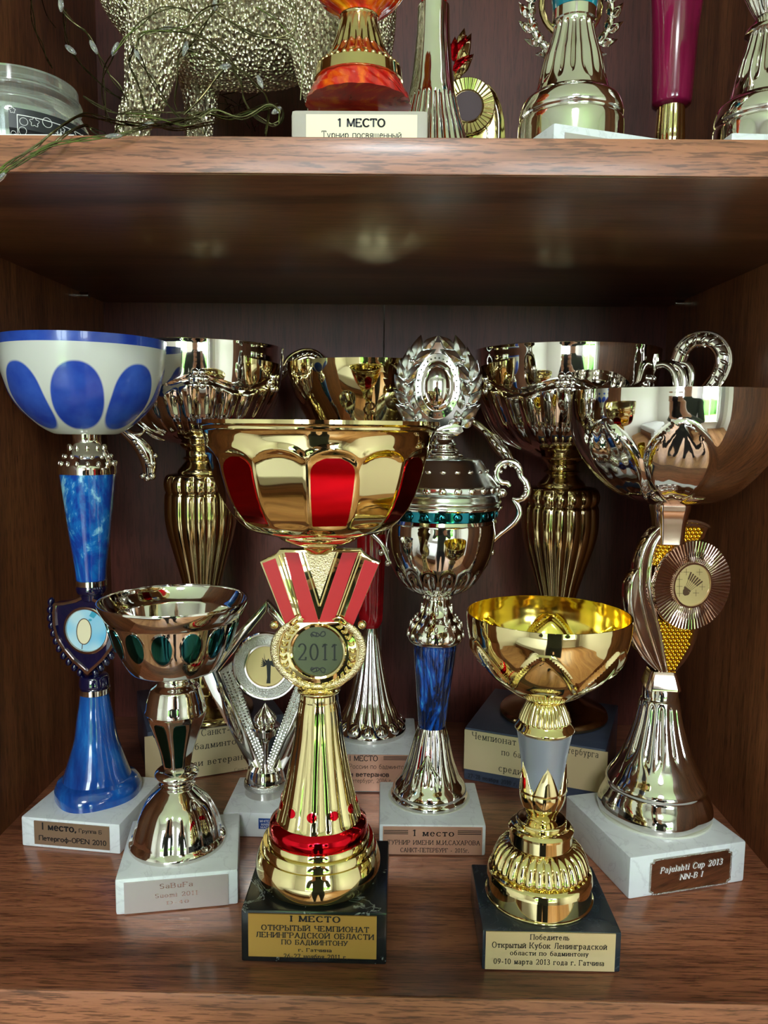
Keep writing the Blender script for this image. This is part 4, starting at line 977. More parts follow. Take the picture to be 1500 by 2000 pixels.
# F: plain gold bowl on a red and silver stem
X, Y = -.0175, .5925
f = onz(722, 1426, .030)
t = T('trophy_cup', 'plain gold bowl trophy on a ruby red and silver stem, back centre', 'trophy', X, Y, 0, 1, (f[0], f[1]))
t.base(.075, .074, .0300, M['white_marble'], .0012, 'marble_base')
p = t.plaque((640, 1473), (803, 1545), M['copper'])
for s_, l, r, c, b in (('I МЕСТО', (683, 1481), (738, 1481), 10, .01), ('Чемпионат России по бадминтону', (622, 1498), (802, 1498), 9, -.01), ('среди ветеранов', (640, 1512), (760, 1512), 9, .01), ('Санкт-Петербург, 2016 г.', (632, 1524), (768, 1525), 8, -.01)):
    if s_.startswith('Чем'): t.text('России по бадминтону', (682, 1497), (801, 1497), 9, M['black'], p, bold=-.01, serif=False)
    elif s_.startswith('сре'): t.text('среди ветеранов', (652, 1512), (760, 1512), 9, M['black'], p, bold=.012, serif=False)
    elif s_.startswith('Сан'): t.text('Петербург, 2016 г.', (681, 1524), (766, 1525), 8, M['black'], p, bold=-.01, serif=False)
    else: t.text(s_, l, r, c, M['black'], p, bold=b, serif=False)
lines(t, p, (749, 1477), (799, 1486), 3, M['black'])
t.lathe('fluted_foot', [(1224, 13, 1), (1240, 15), (1270, 20), (1316, 29), (1364, 42), (1393, 56), (1410, 67), (1418, 71), (1426, 70, 1)], M['silver'], fl(16, .09, t.z(1395), t.z(1240), fade=.008, sharp=.7), n=160)
for k in range(14): t.patch('round_boss', 'fluted_foot', R_(-4+k*360/14), t.z(1405), R_(11), t.px(11), M['silver'], off=.0001, dome=.0022)
t.lathe('red_stem', [(1040, 29, 1), (1130, 26), (1200, 24), (1214, 23), (1224, 17, 1)], M['red_glass'], fl(10, .06, t.z(1200), t.z(1040)))
t.lathe('gold_neck', [(900, 30, 1), (915, 40), (935, 24), (960, 18), (1000, 22), (1030, 30), (1041, 30, 1)], M['gold'])
prof = [(1e-4, t.z(902), 1)]+t.rz([(901, 30), (890, 62), (868, 92), (840, 116), (812, 133), (780, 149), (750, 160), (728, 166), (713, 168, 1)])
t.lathe('bowl', prof[::-1], M['gold'], n=128, shell=t.px(2), raw=True, top=False)

# G: tall lidded silver cup with laurel wreath finial
t = trophy('tall lidded silver cup with laurel wreath finial and blue stem', (-.007, .470), .9, .069, .0605, .0208, (836.5, 1553), lean=.022)
t.base(.069, .0605, .0208, M['white_marble'], .0014, 'marble_base')
p = t.plaque((748, 1613.5), (941, 1669), M['copper'])
t.text('1 место', (806, 1626), (887, 1628), 12, M['black'], p, bold=0)
t.text('ТУРНИР ИМЕНИ М.И.САХАРОВА', (757, 1645), (938, 1646), 8.5, M['black'], p, bold=.0)
t.text('САНКТ-ПЕТЕРБУРГ - 2015г.', (782, 1660), (916, 1661), 8, M['black'], p, bold=.005)
lines(t, p, (750, 1621), (797, 1631), 3, M['black']); lines(t, p, (894, 1622), (940, 1632), 3, M['black'])
t.lathe('clear_washer', [(1552, 79, 1), (1555, 80, 1)], M['wax'], sub=1)
t.lathe('flared_foot', [(1417, 27, 1), (1425, 29), (1440, 33), (1480, 43), (1508, 54), (1518, 60), (1528, 68), (1537, 72), (1541, 71), (1546, 75), (1552, 76, 1)], M['silver'], fl(16, .07, t.z(1512), t.z(1420), ph=.1, fade=.006, sharp=.6), n=160)
def ofs(x, y):
    x0_, z_ = t.pl(x, y, t.ax[1]); th_ = math.asin(max(-.95, min(.95, (x0_-t.ax[0]-t.lean*z_)/max(1e-4, t.surf['flared_foot'](0, z_-.0)))))
    return t.pt('flared_foot', th_-t.f, z_+.012 if False else z_, .0004)
for k in range(7):
    sx = 808+k*8.2; pts = [(831+k*.6, 1474), (831+(sx-831)*.4, 1492-abs(k-3)*0), (831+(sx-831)*.85, 1508), (sx, 1521-abs(k-3.5)*1.5)]
    tube('foot_flute', [ofs(a, b-14) for a, b in pts], [t.px(.8), t.px(1.8), t.px(2.4), t.px(1.2)], M['silver'], t.o, n=8)
t.lathe('blue_stem', [(1255, 41, 1), (1262, 41), (1330, 34), (1400, 27), (1418, 25, 1)], M['dark_blue_resin'], fl(14, .07, t.z(1416), t.z(1258), sharp=.5, fade=.003), n=168)
t.lathe('studded_knop', [(1160, 26, 1), (1170, 25), (1180, 27), (1196, 33), (1212, 45), (1226, 52), (1240, 54), (1250, 51), (1256, 42, 1)], M['chrome'])
for row, n_, hh, ph in ((1190, 10, 12, 0), (1206, 14, 6, .2), (1219, 16, 8, 0), (1236, 16, 6, .2)):
    z = t.z(row)
    for k in range(n_):
        th_ = 2*PI*k/n_+ph; bead('stud', t.pt('studded_knop', th_, z), (t.px(4.3), t.px(4.3), t.px(hh)), M['chrome'], t.o)
z0_, z1_ = t.z(1155), t.z(1108)
def gb(th, z, r):
    e = sst(z0_, z0_+.004, z)*(1-sst(z1_-.001, z1_+.0005, z)); return r*(1-.10*e*(1-abs(math.cos(8*th))**.8))
t.lathe('cup_body', [(1010, 108, 1), (1016, 110, 1), (1018, 108), (1040, 108), (1075, 103), (1108, 91), (1135, 74), (1150, 56), (1160, 34, 1), (1163, 24, 1)], M['silver'], gb, n=160)
for k in range(16):
    bead('collar_bead', t.pt('studded_knop', 2*PI*k/16, t.z(1164), .0004), t.px(3.6), M['chrome'], t.o)
t.lathe('cup_rim', [(982, 110, 1), (984, 119), (989, 119, 1), (991, 110, 1)], M['silver'], sub=3)
t.lathe('teal_band', [(986, 107, 1), (988, 108), (1009, 108), (1011, 107, 1)], M['teal_metal'])
for k in range(22): bead('teal_boss', t.pt('teal_band', 2*PI*k/22, t.z(999)), (t.px(9), t.px(4), t.px(8)), M['teal_metal'], t.o, (0, 0, 2*PI*k/22+t.f))
t.lathe('lid', [(892, 30, 1), (896, 72, 1), (900, 76), (912, 84), (918, 88, 1), (921, 90), (938, 103), (944, 108, 1), (948, 110), (957, 110), (960, 107, 1), (962, 112), (970, 115), (976, 117), (983, 114, 1)], M['satin'], n=128)
for k in range(24): bead('lid_boss', t.pt('lid', 2*PI*k/24, t.z(952)), (t.px(8), t.px(4), t.px(7)), M['chrome'], t.o, (0, 0, 2*PI*k/24+t.f))
for k in range(20): bead('lid_boss', t.pt('lid', 2*PI*k/20, t.z(918)), (t.px(6), t.px(3), t.px(4)), M['chrome'], t.o, (0, 0, 2*PI*k/20+t.f))
t.lathe('lid_stand', [(846, 20, 1), (850, 23), (856, 19), (863, 22), (868, 26), (872, 22), (879, 31), (884, 29, 1), (886, 38), (892, 40), (895, 36, 1)], M['silver'])
yw = t.ax[1]; lx = t.lean*t.z(745)
wx = lambda x, y, yy=None: t.p3(x, y, yy)
we = lambda rx, ry, cx_=853.5, cy_=755, n=48: [t.p3(cx_+rx*math.cos(2*PI*k/n), cy_+ry*math.sin(2*PI*k/n), yw) for k in range(n+1)]
bk = disc_at(t, 'wreath_back', 853.5, 752, yw+t.px(3), [(66, -3), (66, 3), (60, 3)], M['silver'], kz=1.22)
def W9(x, y): return (x/7.895+760, y/7.895+640)
leaves = [  # base point, tip point (crop coordinates), left spray; the right spray mirrors it about x = 750
    ((380, 510), (490, 120)), ((510, 350), (740, 135)), ((400, 510), (720, 340)), ((250, 700), (320, 320)), ((280, 800), (540, 530)), ((330, 480), (310, 300)), ((240, 830), (160, 500)), ((265, 1060), (420, 780)),
    ((250, 1010), (85, 720)), ((280, 1180), (75, 960)), ((400, 1260), (395, 990)), ((400, 1420), (100, 1180)), ((450, 1430), (470, 1270)), ((600, 1480), (400, 1440)), ((400, 1520), (200, 1400))]
for side in (0, 1):
    for i, (b_, e_) in enumerate(leaves):
        bx, by = b_; ex_, ey = e_
        if side: bx, ex_ = 1500-bx+10, 1500-ex_+10
        B_, E2 = t.pl(*W9(bx, by), yw), t.pl(*W9(ex_, ey), yw)
        d = math.hypot(E2[0]-B_[0], E2[1]-B_[1]); leaf('laurel_leaf', B_[0], yw-t.px(3+(i % 3)*1.2), B_[1], math.atan2(E2[0]-B_[0], E2[1]-B_[1]), d*1.02, M['satin'], t.o, .95 if d > t.px(30) else 1.3, .7)
    for x, y in ((372, 515), (255, 860), (282, 1190), (415, 1385)):
        if side: x = 1510-x
        bead('berry', t.p3(*W9(x, y), yw-t.px(8)), t.px(4.2), M['chrome'], t.o)
fr = disc_at(t, 'oval_frame', 854, 755, yw-t.px(6), [(43, -8), (43, 3), (42, 5), (34, 6), (33, 4), (31, 7), (27, 8), (25, 4)], M['silver'], kz=1.46)
P = []
for k in range(30):
    a = 2*PI*k/30; P.append(ball(t.p3(854+38.3*math.cos(a), 755+56*math.sin(a), yw-t.px(11.6)), (t.px(1.9), t.px(1.2), t.px(1.9)), 8, 5))
merge('frame_studs', P, M['grey_disc'], fr)['kind'] = 'stuff'
disc_at(t, 'oval_mirror', 854, 755, yw-t.px(6), [(25.5, 4), (22, 8), (17, 11), (11, 13), (5, 14), (1, 14.2)], M['silver'], fr, kz=1.58)
bow = [(792, 836), (815, 830), (838, 835), (852, 838), (868, 832), (888, 826), (902, 832), (905, 843), (892, 852), (870, 850), (855, 846), (835, 850), (812, 850), (797, 846)]
prism('ribbon_bow', [t.pl(x, y, yw) for x, y in bow], yw-t.px(7), yw+t.px(4), M['silver'], t.o, .0008)
for k in (0, 1):
    mx = lambda x: (x if k == 0 else 2*852.5-x)
    G = lambda pts: [t.p3(mx(x)+(0 if k == 0 else 0), y) for x, y in pts]
    hd = tube('handle', G([(996, 950), (990, 944), (978, 942), (970, 930), (973, 913), (986, 903), (1002, 904), (1014, 915), (1018, 930), (1027, 942), (1031, 957), (1025, 971), (1012, 977), (1000, 974)]), [t.px(q) for q in (4, 5, 5.5, 6.5, 7, 7, 7.5, 7.5, 6, 7, 8, 7, 5, 3)], M['chrome'], t.o, n=12, flat=.6)
    for x, y in ((978, 921), (986, 912), (997, 909), (1007, 913), (1014, 922), (1025, 950), (1026, 960), (1020, 969)): bead('handle_bead', np.array(G([(x, y)])[0])-np.array([0, t.px(4), 0]), t.px(4), M['chrome'], hd)
    tube('handle', G([(1002, 976), (1012, 988), (1015, 1003), (1006, 1020), (990, 1034), (975, 1046), (960, 1062), (950, 1082), (942, 1100)]), [t.px(q) for q in (3, 6, 7, 6.5, 5, 4.5, 4.5, 5, 6)], M['chrome'], t.o, n=12, flat=.6)
    bead('handle_ball', G([(981, 963)])[0], t.px(9.5), M['chrome'], t.o)
    tube('handle_peg', G([(968, 966), (980, 963)]), t.px(5), M['chrome'], t.o, sub=1)
    for (x, y), (x2, y2) in (((961, 1079), (952, 1075)), ((948, 1100), (940, 1094))):
        bead('handle_stud', G([(x, y)])[0], t.px(6.5), M['chrome'], t.o); tube('handle_peg', G([(x, y), (x2, y2)]), t.px(3), M['chrome'], t.o, sub=1)
    prism('handle_lug', [t.pl(mx(x), y) for x, y in ((958, 976), (976, 978), (978, 992), (970, 1004), (960, 1004))], yw-t.px(5), yw+t.px(5), M['silver'], t.o, .0006)

# I: silver bowl with gold beaded shuttlecock stem
t = trophy('silver bowl trophy with a round shuttlecock medallion and gold beading, front right by the wall', (.141, .427), 15.2, .080, .079, .0262, (1277, 1583))
t.base(.080, .079, .0262, M['white_marble'], .0016, 'marble_base')
p = t.plaque((1270, 1679), (1424, 1732), M['mirror_plate'], notch=.0022, frame=M['dull_silver'])
t.text('Pajulahti Cup 2013', (1289, 1703), (1412, 1680), 11, M['white_ink'], p, bold=.005, shear=.2, y=t.py-.0003)
t.text('NN-B I', (1327, 1715), (1374, 1705), 10, M['white_ink'], p, bold=.005, shear=.2, y=t.py-.0003)
zf0, zf1 = t.z(1500), t.z(1368)
def if_(th, z, r):
    e = (1-sst(zf1-.002, zf1, z)); n_ = 14; c = abs(math.cos(n_/2*(th+.1))); lo = zf0+.010*abs(math.sin(n_/4*(th+.1)))*1.5
    e *= sst(lo-.003, lo+.006, z)
    wv = .02*math.sin(4*th+1)*(1-sst(t.h+.008, t.h+.016, z))
    return r*(1-.10*e*(1-c**.6)+wv)
t.lathe('clear_washer', [(1580, 112, 1), (1583, 113, 1)], M['wax'], sub=1)
t.lathe('fluted_foot', [(1338, 34, 1), (1341, 36, 1), (1360, 36, 1), (1364, 39), (1400, 46), (1430, 55), (1470, 70), (1495, 83), (1512, 95), (1522, 100), (1530, 98), (1540, 102), (1556, 109), (1570, 112), (1581, 110, 1)], M['silver'], if_, n=196, sub=7)
t.lathe('square_collar', [(1306, 27, 1), (1311, 29, 1), (1336, 38, 1), (1340, 38, 1)], M['rosegold'], lambda th, z, r: r*min(1.18, .92/max(abs(math.cos(th-t.f*0-.25)), abs(math.sin(th-.25)))), sub=2)
t.lathe('bowl_neck', [(984, 40, 1), (994, 39, 1), (1005, 36), (1022, 33, 1), (1060, 30, 1)], M['rosegold'], lambda th, z, r: r*min(1.1, .92/max(abs(math.cos(th-.25)), abs(math.sin(th-.25)))), sub=2)
zb0, zb1 = t.z(984), t.z(822)
def ib(th, z, r):
    u = (z-zb0)/(zb1-zb0)
    if u <= 0 or u >= 1: return r
    wd = R_(20)*(math.sin(PI*u**.85))**.75+1e-4; best = 9
    for c in (4, -36, 84, 124, -116, -156): best = min(best, abs(wrap(th-R_(c)))/wd)
    return r*(1+.035*sst(1.05, .8, best)-.02*sst(.8, .3, best))+.0006*math.exp(-((best-.9)/.12)**2)
prof = [(1e-4, t.z(985), 1)]+t.rz([(985, 40), (981, 66), (974, 90), (960, 118), (936, 149), (904, 177), (869, 198), (830, 211), (792, 215.5), (776, 216), (766, 216, 1)])
t.lathe('bowl', prof[::-1], M['chrome'], ib, n=224, sub=9, shell=t.px(2), raw=True, top=False)
yf = t.ax[1]-t.px(12)
G3 = lambda pts: [(x/5.882+1220, y/5.882+1000) for x, y in pts]
outl = [(985, 165), (930, 125), (820, 95), (680, 95), (560, 115), (440, 150), (340, 220), (250, 330), (190, 460), (155, 610), (150, 670), (90, 730), (50, 830), (35, 950), (40, 1100), (60, 1250), (80, 1430), (180, 1600), (290, 1740), (390, 1830), (600, 1830), (700, 1720), (790, 1570), (840, 1420), (850, 1340), (700, 1200), (400, 1100), (330, 900), (330, 620), (420, 420), (600, 300), (870, 325), (910, 320), (960, 195)]
pl_ = prism('crescent_plate', [t.pl(x, y, yf) for x, y in G3(outl)], yf, yf+t.px(22), M['rosegold'], t.o, .0006)
for pts in ([(980, 175), (900, 130), (740, 105), (560, 150), (420, 270), (330, 430), (290, 640), (290, 850), (340, 1120), (410, 1400), (460, 1700), (490, 1820)],
            [(440, 150), (300, 290), (210, 480), (175, 700), (190, 960), (250, 1240), (340, 1540), (430, 1820)],
            [(150, 670), (90, 780), (75, 950), (100, 1200), (190, 1460), (300, 1680), (400, 1825)],
            [(60, 1380), (130, 1520), (230, 1670), (360, 1810)]):
    tube('plate_rib', [t.p3(x, y, yf-t.px(.5)) for x, y in G3(pts)], [t.px(2.2)]+[t.px(4.2)]*(len(pts)-2)+[t.px(2)], M['chrome'], pl_, n=10, flat=.8)
pan = [[(900, 190), (820, 165), (700, 165), (570, 195), (470, 280), (400, 400), (350, 520), (335, 620), (420, 600), (600, 380), (760, 330), (870, 325)],
       [(365, 1180), (420, 1240), (600, 1330), (790, 1345), (775, 1440), (720, 1580), (650, 1700), (580, 1800), (495, 1820), (460, 1600), (420, 1400)]]
def inside(x, y, pg):
    r_ = False
    for i in range(len(pg)):
        (a, b), (c, d) = pg[i-1], pg[i]
        if (b > y) != (d > y) and x < (c-a)*(y-b)/(d-b)+a: r_ = not r_
    return r_
for pg in pan:
    gp = prism('gold_panel', [t.pl(x, y, yf) for x, y in G3(pg)], yf-t.px(1.5), yf+.0002, M['bead_gold'], pl_)
    P = []
    for j in range(60):
        for i in range(30):
            x, y = 320+i*47+(j % 2)*23, 160+j*40
            if inside(x, y, pg): P.append(ball(t.p3(*G3([(x, y)])[0], yf-t.px(2)), t.px(3.3), 8, 5))
    merge('gold_beads', P, M['bead_gold'], gp)['kind'] = 'stuff'
md = disc_at(t, 'medallion_ring', 1348.5, 1142, yf-t.px(4), [(80, 0), (80, 5), (78, 7), (62, 6), (46, 5), (41, 4), (40, 8), (37, 8), (36, 5)], M['rosegold'], kx=1.03, kz=1.06, n=216, mod=lambda a, r: (1.5*abs(math.sin(36*a)) if 40 < r < 79 else 0))
disc_at(t, 'medallion', 1348.5, 1142, yf-t.px(4), [(36.5, 5), (36, 5.6)], M['gold_disc'], md, kz=1.10)
yy = yf-t.px(10.2)
qd = lambda name, pts, mt: obj(name, [t.p3(x, y, yy) for x, y in G3(pts)], [tuple(range(len(pts)))], mt, md, smooth=False)
qd('cork_print', [(690, 870), (670, 900), (668, 940), (690, 962), (730, 955), (750, 930)], M['brown_ink'])
qd('cork_band_print', [(690, 850), (760, 905), (752, 925), (680, 872)], M['brown_ink'])
for k in range(6):
    a0, a1 = (765+k*26, 690+k*21), (700+k*11, 860+k*9)
    dx, dy = a1[0]-a0[0], a1[1]-a0[1]; m_ = (a0[0]+dx*.5, a0[1]+dy*.5); ln = math.hypot(dx, dy); nx, ny = -dy/ln, dx/ln
    qd('feather_print', [(a0[0]+nx*9, a0[1]+ny*9), (m_[0]+nx*8, m_[1]+ny*8), (m_[0]-nx*8, m_[1]-ny*8), (a0[0]-nx*9, a0[1]-ny*9)], M['brown_ink'])
    qd('quill_print', [(m_[0]+nx*2, m_[1]+ny*2), (a1[0]+nx*2, a1[1]+ny*2), (a1[0]-nx*2, a1[1]-ny*2), (m_[0]-nx*2, m_[1]-ny*2)], M['brown_ink'])
for (x, y) in ((630, 690), (710, 690), (860, 690), (630, 775), (630, 855), (630, 935), (820, 930), (890, 860)):
    qd('net_print', [(x-35, y-2), (x+35, y-2), (x+35, y+2), (x-35, y+2)], M['brown_ink']); qd('net_print', [(x-2, y-38), (x+2, y-38), (x+2, y+38), (x-2, y+38)], M['brown_ink'])

# J: small gold cup with grey satin stem
t = trophy('small shiny gold cup with a grey satin stem and pointed leaves, front right centre', (.0478, .3655), 0, .0705, .0595, .0218, (1052, 1744))
t.base(.0705, .0595, .0218, M['slate'], .0010, 'stone_base')
for m_ in (t.o.children[-1],): m_.data.materials[0] = marble('charcoal_stone', L(34, 42, 52), L(80, 90, 100), .2, .12, .46)
p = t.plaque((949, 1818), (1199, 1896), M['plate_pale'])
for s_, l, r, c in (('Победитель', (1035, 1829), (1112, 1832), 10), ('Открытый Кубок Ленинградской', (961, 1843), (1186, 1851), 11), ('области по бадминтону', (996, 1860), (1150, 1864), 9), ('09-10 марта 2013 года г. Гатчина', (964, 1875), (1180, 1883), 10)):
    t.text(s_, l, r, c, M['black'], p, bold=.006)
t.lathe('banded_foot', [(1690, 96, 1), (1694, 101), (1700, 103), (1706, 104, 1), (1707, 101, 1), (1738, 103, 1), (1740, 106), (1744, 105, 1)], M['gold'])
t.lathe('gadrooned_dome', [(1640, 62, 1), (1646, 72), (1656, 82), (1668, 88), (1680, 92), (1686, 91), (1691, 86, 1)], M['gold'], fl(30, .07, t.z(1689), t.z(1645), fade=.0015, sharp=.7), n=240, sub=7)
t.lathe('stepped_neck', [(1588, 24, 1), (1594, 30), (1596, 46), (1600, 50), (1604, 48), (1608, 58), (1614, 64, 1), (1618, 64, 1), (1619, 61, 1), (1640, 62, 1), (1642, 58, 1)], M['gold'])
t.lathe('leaf_cup', [(1528, 44, 1), (1540, 46), (1552, 46), (1568, 41), (1580, 34), (1586, 31, 1), (1590, 29), (1598, 28, 1)], M['gold'], lambda th, z, r: r*(1-.09*(1-abs(math.cos(2.5*(th-R_(12))))**.6)), n=120)
zp0, zp1 = t.z(1540), t.z(1480)
for k in range(5):
    th_ = R_(12+72*k); vs, fs = [], []
    for i in range(13):
        u = i/12; z = zp0+(zp1-zp0)*u; hw_ = R_(36)*(1-u)**.85+.002; r0 = t.r(1540-u*60, 45.5-3.0*u)
        for j in range(9):
            v_ = j/8*2-1; a = th_+v_*hw_+t.f; q = r0*(1+.07*(1-abs(v_))-.0*u)
            vs.append((t.ax[0]+q*math.sin(a), t.ax[1]-q*math.cos(a), z))
    for i in range(12):
        for j in range(8): a = i*9+j; fs.append((a, a+1, a+10, a+9))
    lf = obj('pointed_leaf', vs, fs, M['gold'], t.o, ang=25); md_ = lf.modifiers.new('thick', 'SOLIDIFY'); md_.thickness = .0007; md_.offset = -1
t.lathe('satin_stem', [(1424, 55, 1), (1440, 52), (1460, 48.5), (1490, 44), (1520, 42), (1545, 41, 1)], M['grey_satin'])
t.lathe('gold_collar', [(1405, 50, 1), (1409, 52), (1413, 55), (1418, 59, 1), (1421, 59), (1425, 55, 1), (1427, 54, 1)], M['gold'])
t.lathe('gadrooned_collar', [(1362, 26, 1), (1366, 33), (1378, 40), (1392, 46), (1404, 50), (1408, 49, 1)], M['gold'], fl(30, .08, t.z(1405), t.z(1370), fade=.001, sharp=.7), n=240)
t.lathe('crown_ring', [(1354, 20, 1), (1358, 32), (1364, 36), (1368, 33, 1), (1370, 26, 1)], M['deep_gold'], lambda th, z, r: r*(1+.06*math.sin(9*th)))
zj0, zj1 = t.z(1362), t.z(1236)
def jb(th, z, r):
    u = (z-zj0)/(zj1-zj0)
    if u < 0 or u > 1: return r
    a = abs(wrap((th-R_(-2))*6)/PI); top = 1-.62*a**1.25; d = top-u
    return r*(1-.055*sst(0, .12, d)*(1-.3*a)*min(1, u*5)+.03*math.exp(-(d/.045)**2)*min(1, u*4))
prof = [(1e-4, t.z(1364), 1)]+t.rz([(1364, 20), (1360, 44), (1346, 76), (1325, 108), (1301, 131), (1261, 152), (1230, 160), (1210, 162), (1197, 162, 1)])
t.lathe('bowl', prof[::-1], M['gold'], jb, n=216, sub=9, shell=t.px(2.2), raw=True, top=False, inner=M['deep_gold'])

# ---------------------------------------------------------------- upper shelf
def upper(label, cat, px_, py_, Y, rot=0, name='trophy_cup', dy=0.0):
    a = at(px_, py_, Y); return T(name, label, cat, a[0], Y+dy, ZT, rot, (a[0], Y))
# N: orange trophy
a = at(568, 213, .37); b = at(837, 213, .37); f = at(700, 207, .402)
t = T('trophy_cup', 'amber and gold trophy with a cream first place card, at the upper shelf front', 'trophy', (a[0]+b[0])/2, .37+.031, ZT, 0, (f[0], .402))
hN = a[2]-ZT
t.base(b[0]-a[0], .062, hN, M['grey_marble'], .0022, 'stone_base')
y = -t.d/2; x0, z1 = t.pl(598, 224, y); x1, z0 = t.pl(814, 300, y); p = box('card', x0, x1, y-.0006, y, max(.0008, z0), z1, M['cream'], t.o); t.py = y-.0006
t.text('1 МЕСТО', (659, 240), (753, 240), 15, M['black'], p, bold=.03, serif=False)
t.text('Турнир посвященный', (628, 263), (784, 263), 13, M['black'], p, serif=False)
tw = lambda n_, amp, k: (lambda th, z, r: r*(1+amp*abs(math.sin(n_*(th+k*z)))-amp))
t.lathe('resin_foot', [(165, 80, 1), (168, 86), (182, 93), (189, 96, 1), (190, 98), (199, 101), (207, 104, 1)], M['ruby_low'], tw(9, .03, 60))
t.lathe('gold_flare', [(33, 38, 1), (37, 36), (67, 42), (100, 52), (118, 63), (132, 75, 1), (140, 80, 1), (141, 84, 1), (163, 87, 1), (166, 83, 1)], M['champagne'], fl(20, .07, t.z(128), t.z(70), fade=.006), n=160)
for k in range(36): bead('bead', t.pt('gold_flare', 2*PI*k/36, t.z(137), .0), t.px(4.6), M['champagne'], t.o)
prof = [(1e-4, t.z(33), 1)]+t.rz([(34, 39, 1), (28, 44), (16, 62), (0, 79), (-30, 98), (-70, 110), (-120, 114), (-160, 114, 1)])
t.lathe('amber_bowl', prof[::-1], M['amber_red'], tw(8, .04, 45), n=128, shell=t.px(3), raw=True, top=False)
# O: tall silver column
t = upper('slim silver column trophy with a ruby stem behind the amber trophy', 'trophy', 844, 200, .475)
t.base(.062, .062, .02, M['white_marble'], .001, 'marble_base')
zr = t.z(265)
t.lathe('silver_column', t.rz([(13, 29, 1), (14, 31, 1), (60, 32), (100, 35), (150, 40), (180, 45), (193, 47, 1), (230, 56), (265, 67)])+[(t.r(265, 67)+(zr-.02)*.25, .02, 1)], M['silver'],
        lambda th, z, r: r*(1-.05*(1-sst(t.z(196), t.z(190), z))*(1-abs(math.cos(14*th))**.7)-.012*(1-abs(math.cos(6*th)))), raw=True, n=168)
t.lathe('ruby_stem', [(-60, 34, 1), (-20, 27), (8, 25, 1), (13, 29, 1), (14, 24, 1)], M['red_glass'])
t.lathe('bowl', [(-175, 100, 1), (-150, 95), (-110, 70), (-80, 40), (-62, 20, 1)], M['silver'], shell=.0007, top=False)
# P: small medallion award with leaves
t = upper('small gold medallion award with a red gem leaf spray, behind the silver column', 'award', 915, 210, .52, name='medal_award')
t.base(.055, .04, .018, M['white_marble'], .001, 'marble_base')
z_c = t.pl(913, 208)[1]
cr = [(945, 165), (955, 166), (968, 182), (978, 205), (985, 235), (987, 270), (984, 330), (960, 400), (850, 400), (850, 330), (880, 270), (930, 250), (950, 220)]
prism('crescent_plate', [t.pl(x, y) for x, y in cr], t.ax[1]-t.px(4), t.ax[1]+t.px(8), M['champagne'], t.o, .0006)
for pts in ([(962, 190), (972, 220), (974, 260), (970, 310)], [(950, 240), (952, 270), (948, 320)]): tube('plate_rib', [t.p3(x, y, t.ax[1]-t.px(4)) for x, y in pts], t.px(2), M['chrome'], t.o)
md = disc_at(t, 'medallion_ring', 913, 209, t.ax[1]-t.px(6), [(50, 0), (50, 6), (48, 8), (30, 4), (28, 6), (27, 4)], M['champagne'], n=180, mod=lambda a, r: (1.2*abs(math.sin(36*a)) if 31 < r < 49 else 0))
disc_at(t, 'medallion', 913, 209, t.ax[1]-t.px(6), [(27, 4), (26, 5)], M['dark_red_disc'], md)
prism('neck_plate', [t.pl(x, y) for x, y in ((866, 160), (884, 160), (890, 400), (860, 400))], t.ax[1]-t.px(2), t.ax[1]+t.px(5), M['champagne'], t.o, .0003)
for (x, y, an, ln, m_) in ((890, 130, .45, 62, 'champagne'), (886, 150, .75, 52, 'champagne'), (885, 122, .05, 42, 'red_metal'), (882, 118, -.35, 40, 'red_metal'), (893, 105, .5, 34, 'red_metal'), (888, 160, .5, 30, 'champagne'), (884, 140, .9, 44, 'red_metal'), (896, 98, .25, 38, 'champagne')):
    q = t.pl(x, y); leaf('leaf', q[0], t.ax[1]-t.px(6 if m_ == 'red_metal' else 3), q[1], an, t.px(ln), M[m_], t.o, .85, .7)
# Q: silver fluted trophy with laurel ring
c0 = onz(1082, 239, ZT+.0235); c1 = onz(1273, 268, ZT+.0235); an = math.atan2(c1[1]-c0[1], c1[0]-c0[0])
X = c0[0]+.034*math.cos(an)-.034*math.sin(an); Y = c0[1]+.034*math.sin(an)+.034*math.cos(an)
f = at(1115, 225, Y-.002)
t = T('trophy_cup', 'fluted silver trophy with turquoise stem and laurel ring, upper shelf right of centre', 'trophy', X, Y, ZT, math.degrees(an), (f[0], Y-.002))
t.base(.068, .068, .0235, M['white_marble'], .0012, 'marble_base')
y = -t.d/2; p = box('plaque', -.028, .030, y-.0006, y, .004, .0195, M['brush_silver'], t.o)
lettering('I МЕСТО', -.014, .016, .0105, .005, M['black'], p, y-.0006, .0)
cone = [(22, 40, 1), (24, 43, 1), (44, 43, 1), (46, 40, 1), (60, 41), (90, 49), (115, 57), (150, 65), (175, 71), (188, 75, 1), (190, 79), (200, 92), (208, 97), (222, 101), (232, 101), (237, 98, 1), (241, 98, 1), (246, 103), (252, 104, 1)]
def cone_mod(t, n_=16):
    za_, zb_ = t.z(180), t.z(50)
    def m(th, z, r):
        lo = za_+.005*abs(math.sin(n_/4*(th+.2)))
        e = sst(lo-.003, lo+.006, z)*(1-sst(zb_-.002, zb_, z)); return r*(1-.15*e*(1-abs(math.cos(n_/2*(th+.2)))**.7))
    return m
pr = t.rz(cone[:-1])+[(t.r(244, 104), .0236, 1)]
t.lathe('fluted_foot', [q for q in pr if q[1] > .0236]+[pr[-1]], M['silver'], cone_mod(t), n=168, raw=True)
t.lathe('turquoise_stem', [(-60, 52, 1), (0, 46), (23, 43, 1)], M['teal_glass'], n=24)
t.lathe('bowl', [(-190, 130, 1), (-170, 126), (-120, 100), (-80, 60), (-61, 25, 1)], M['silver'], shell=.0007, top=False)
d_ = t.loc((0, 0, 0))[:2]-t.ax; d_ /= np.linalg.norm(d_)
lr = bpy.data.objects.new('laurel_ring', None)
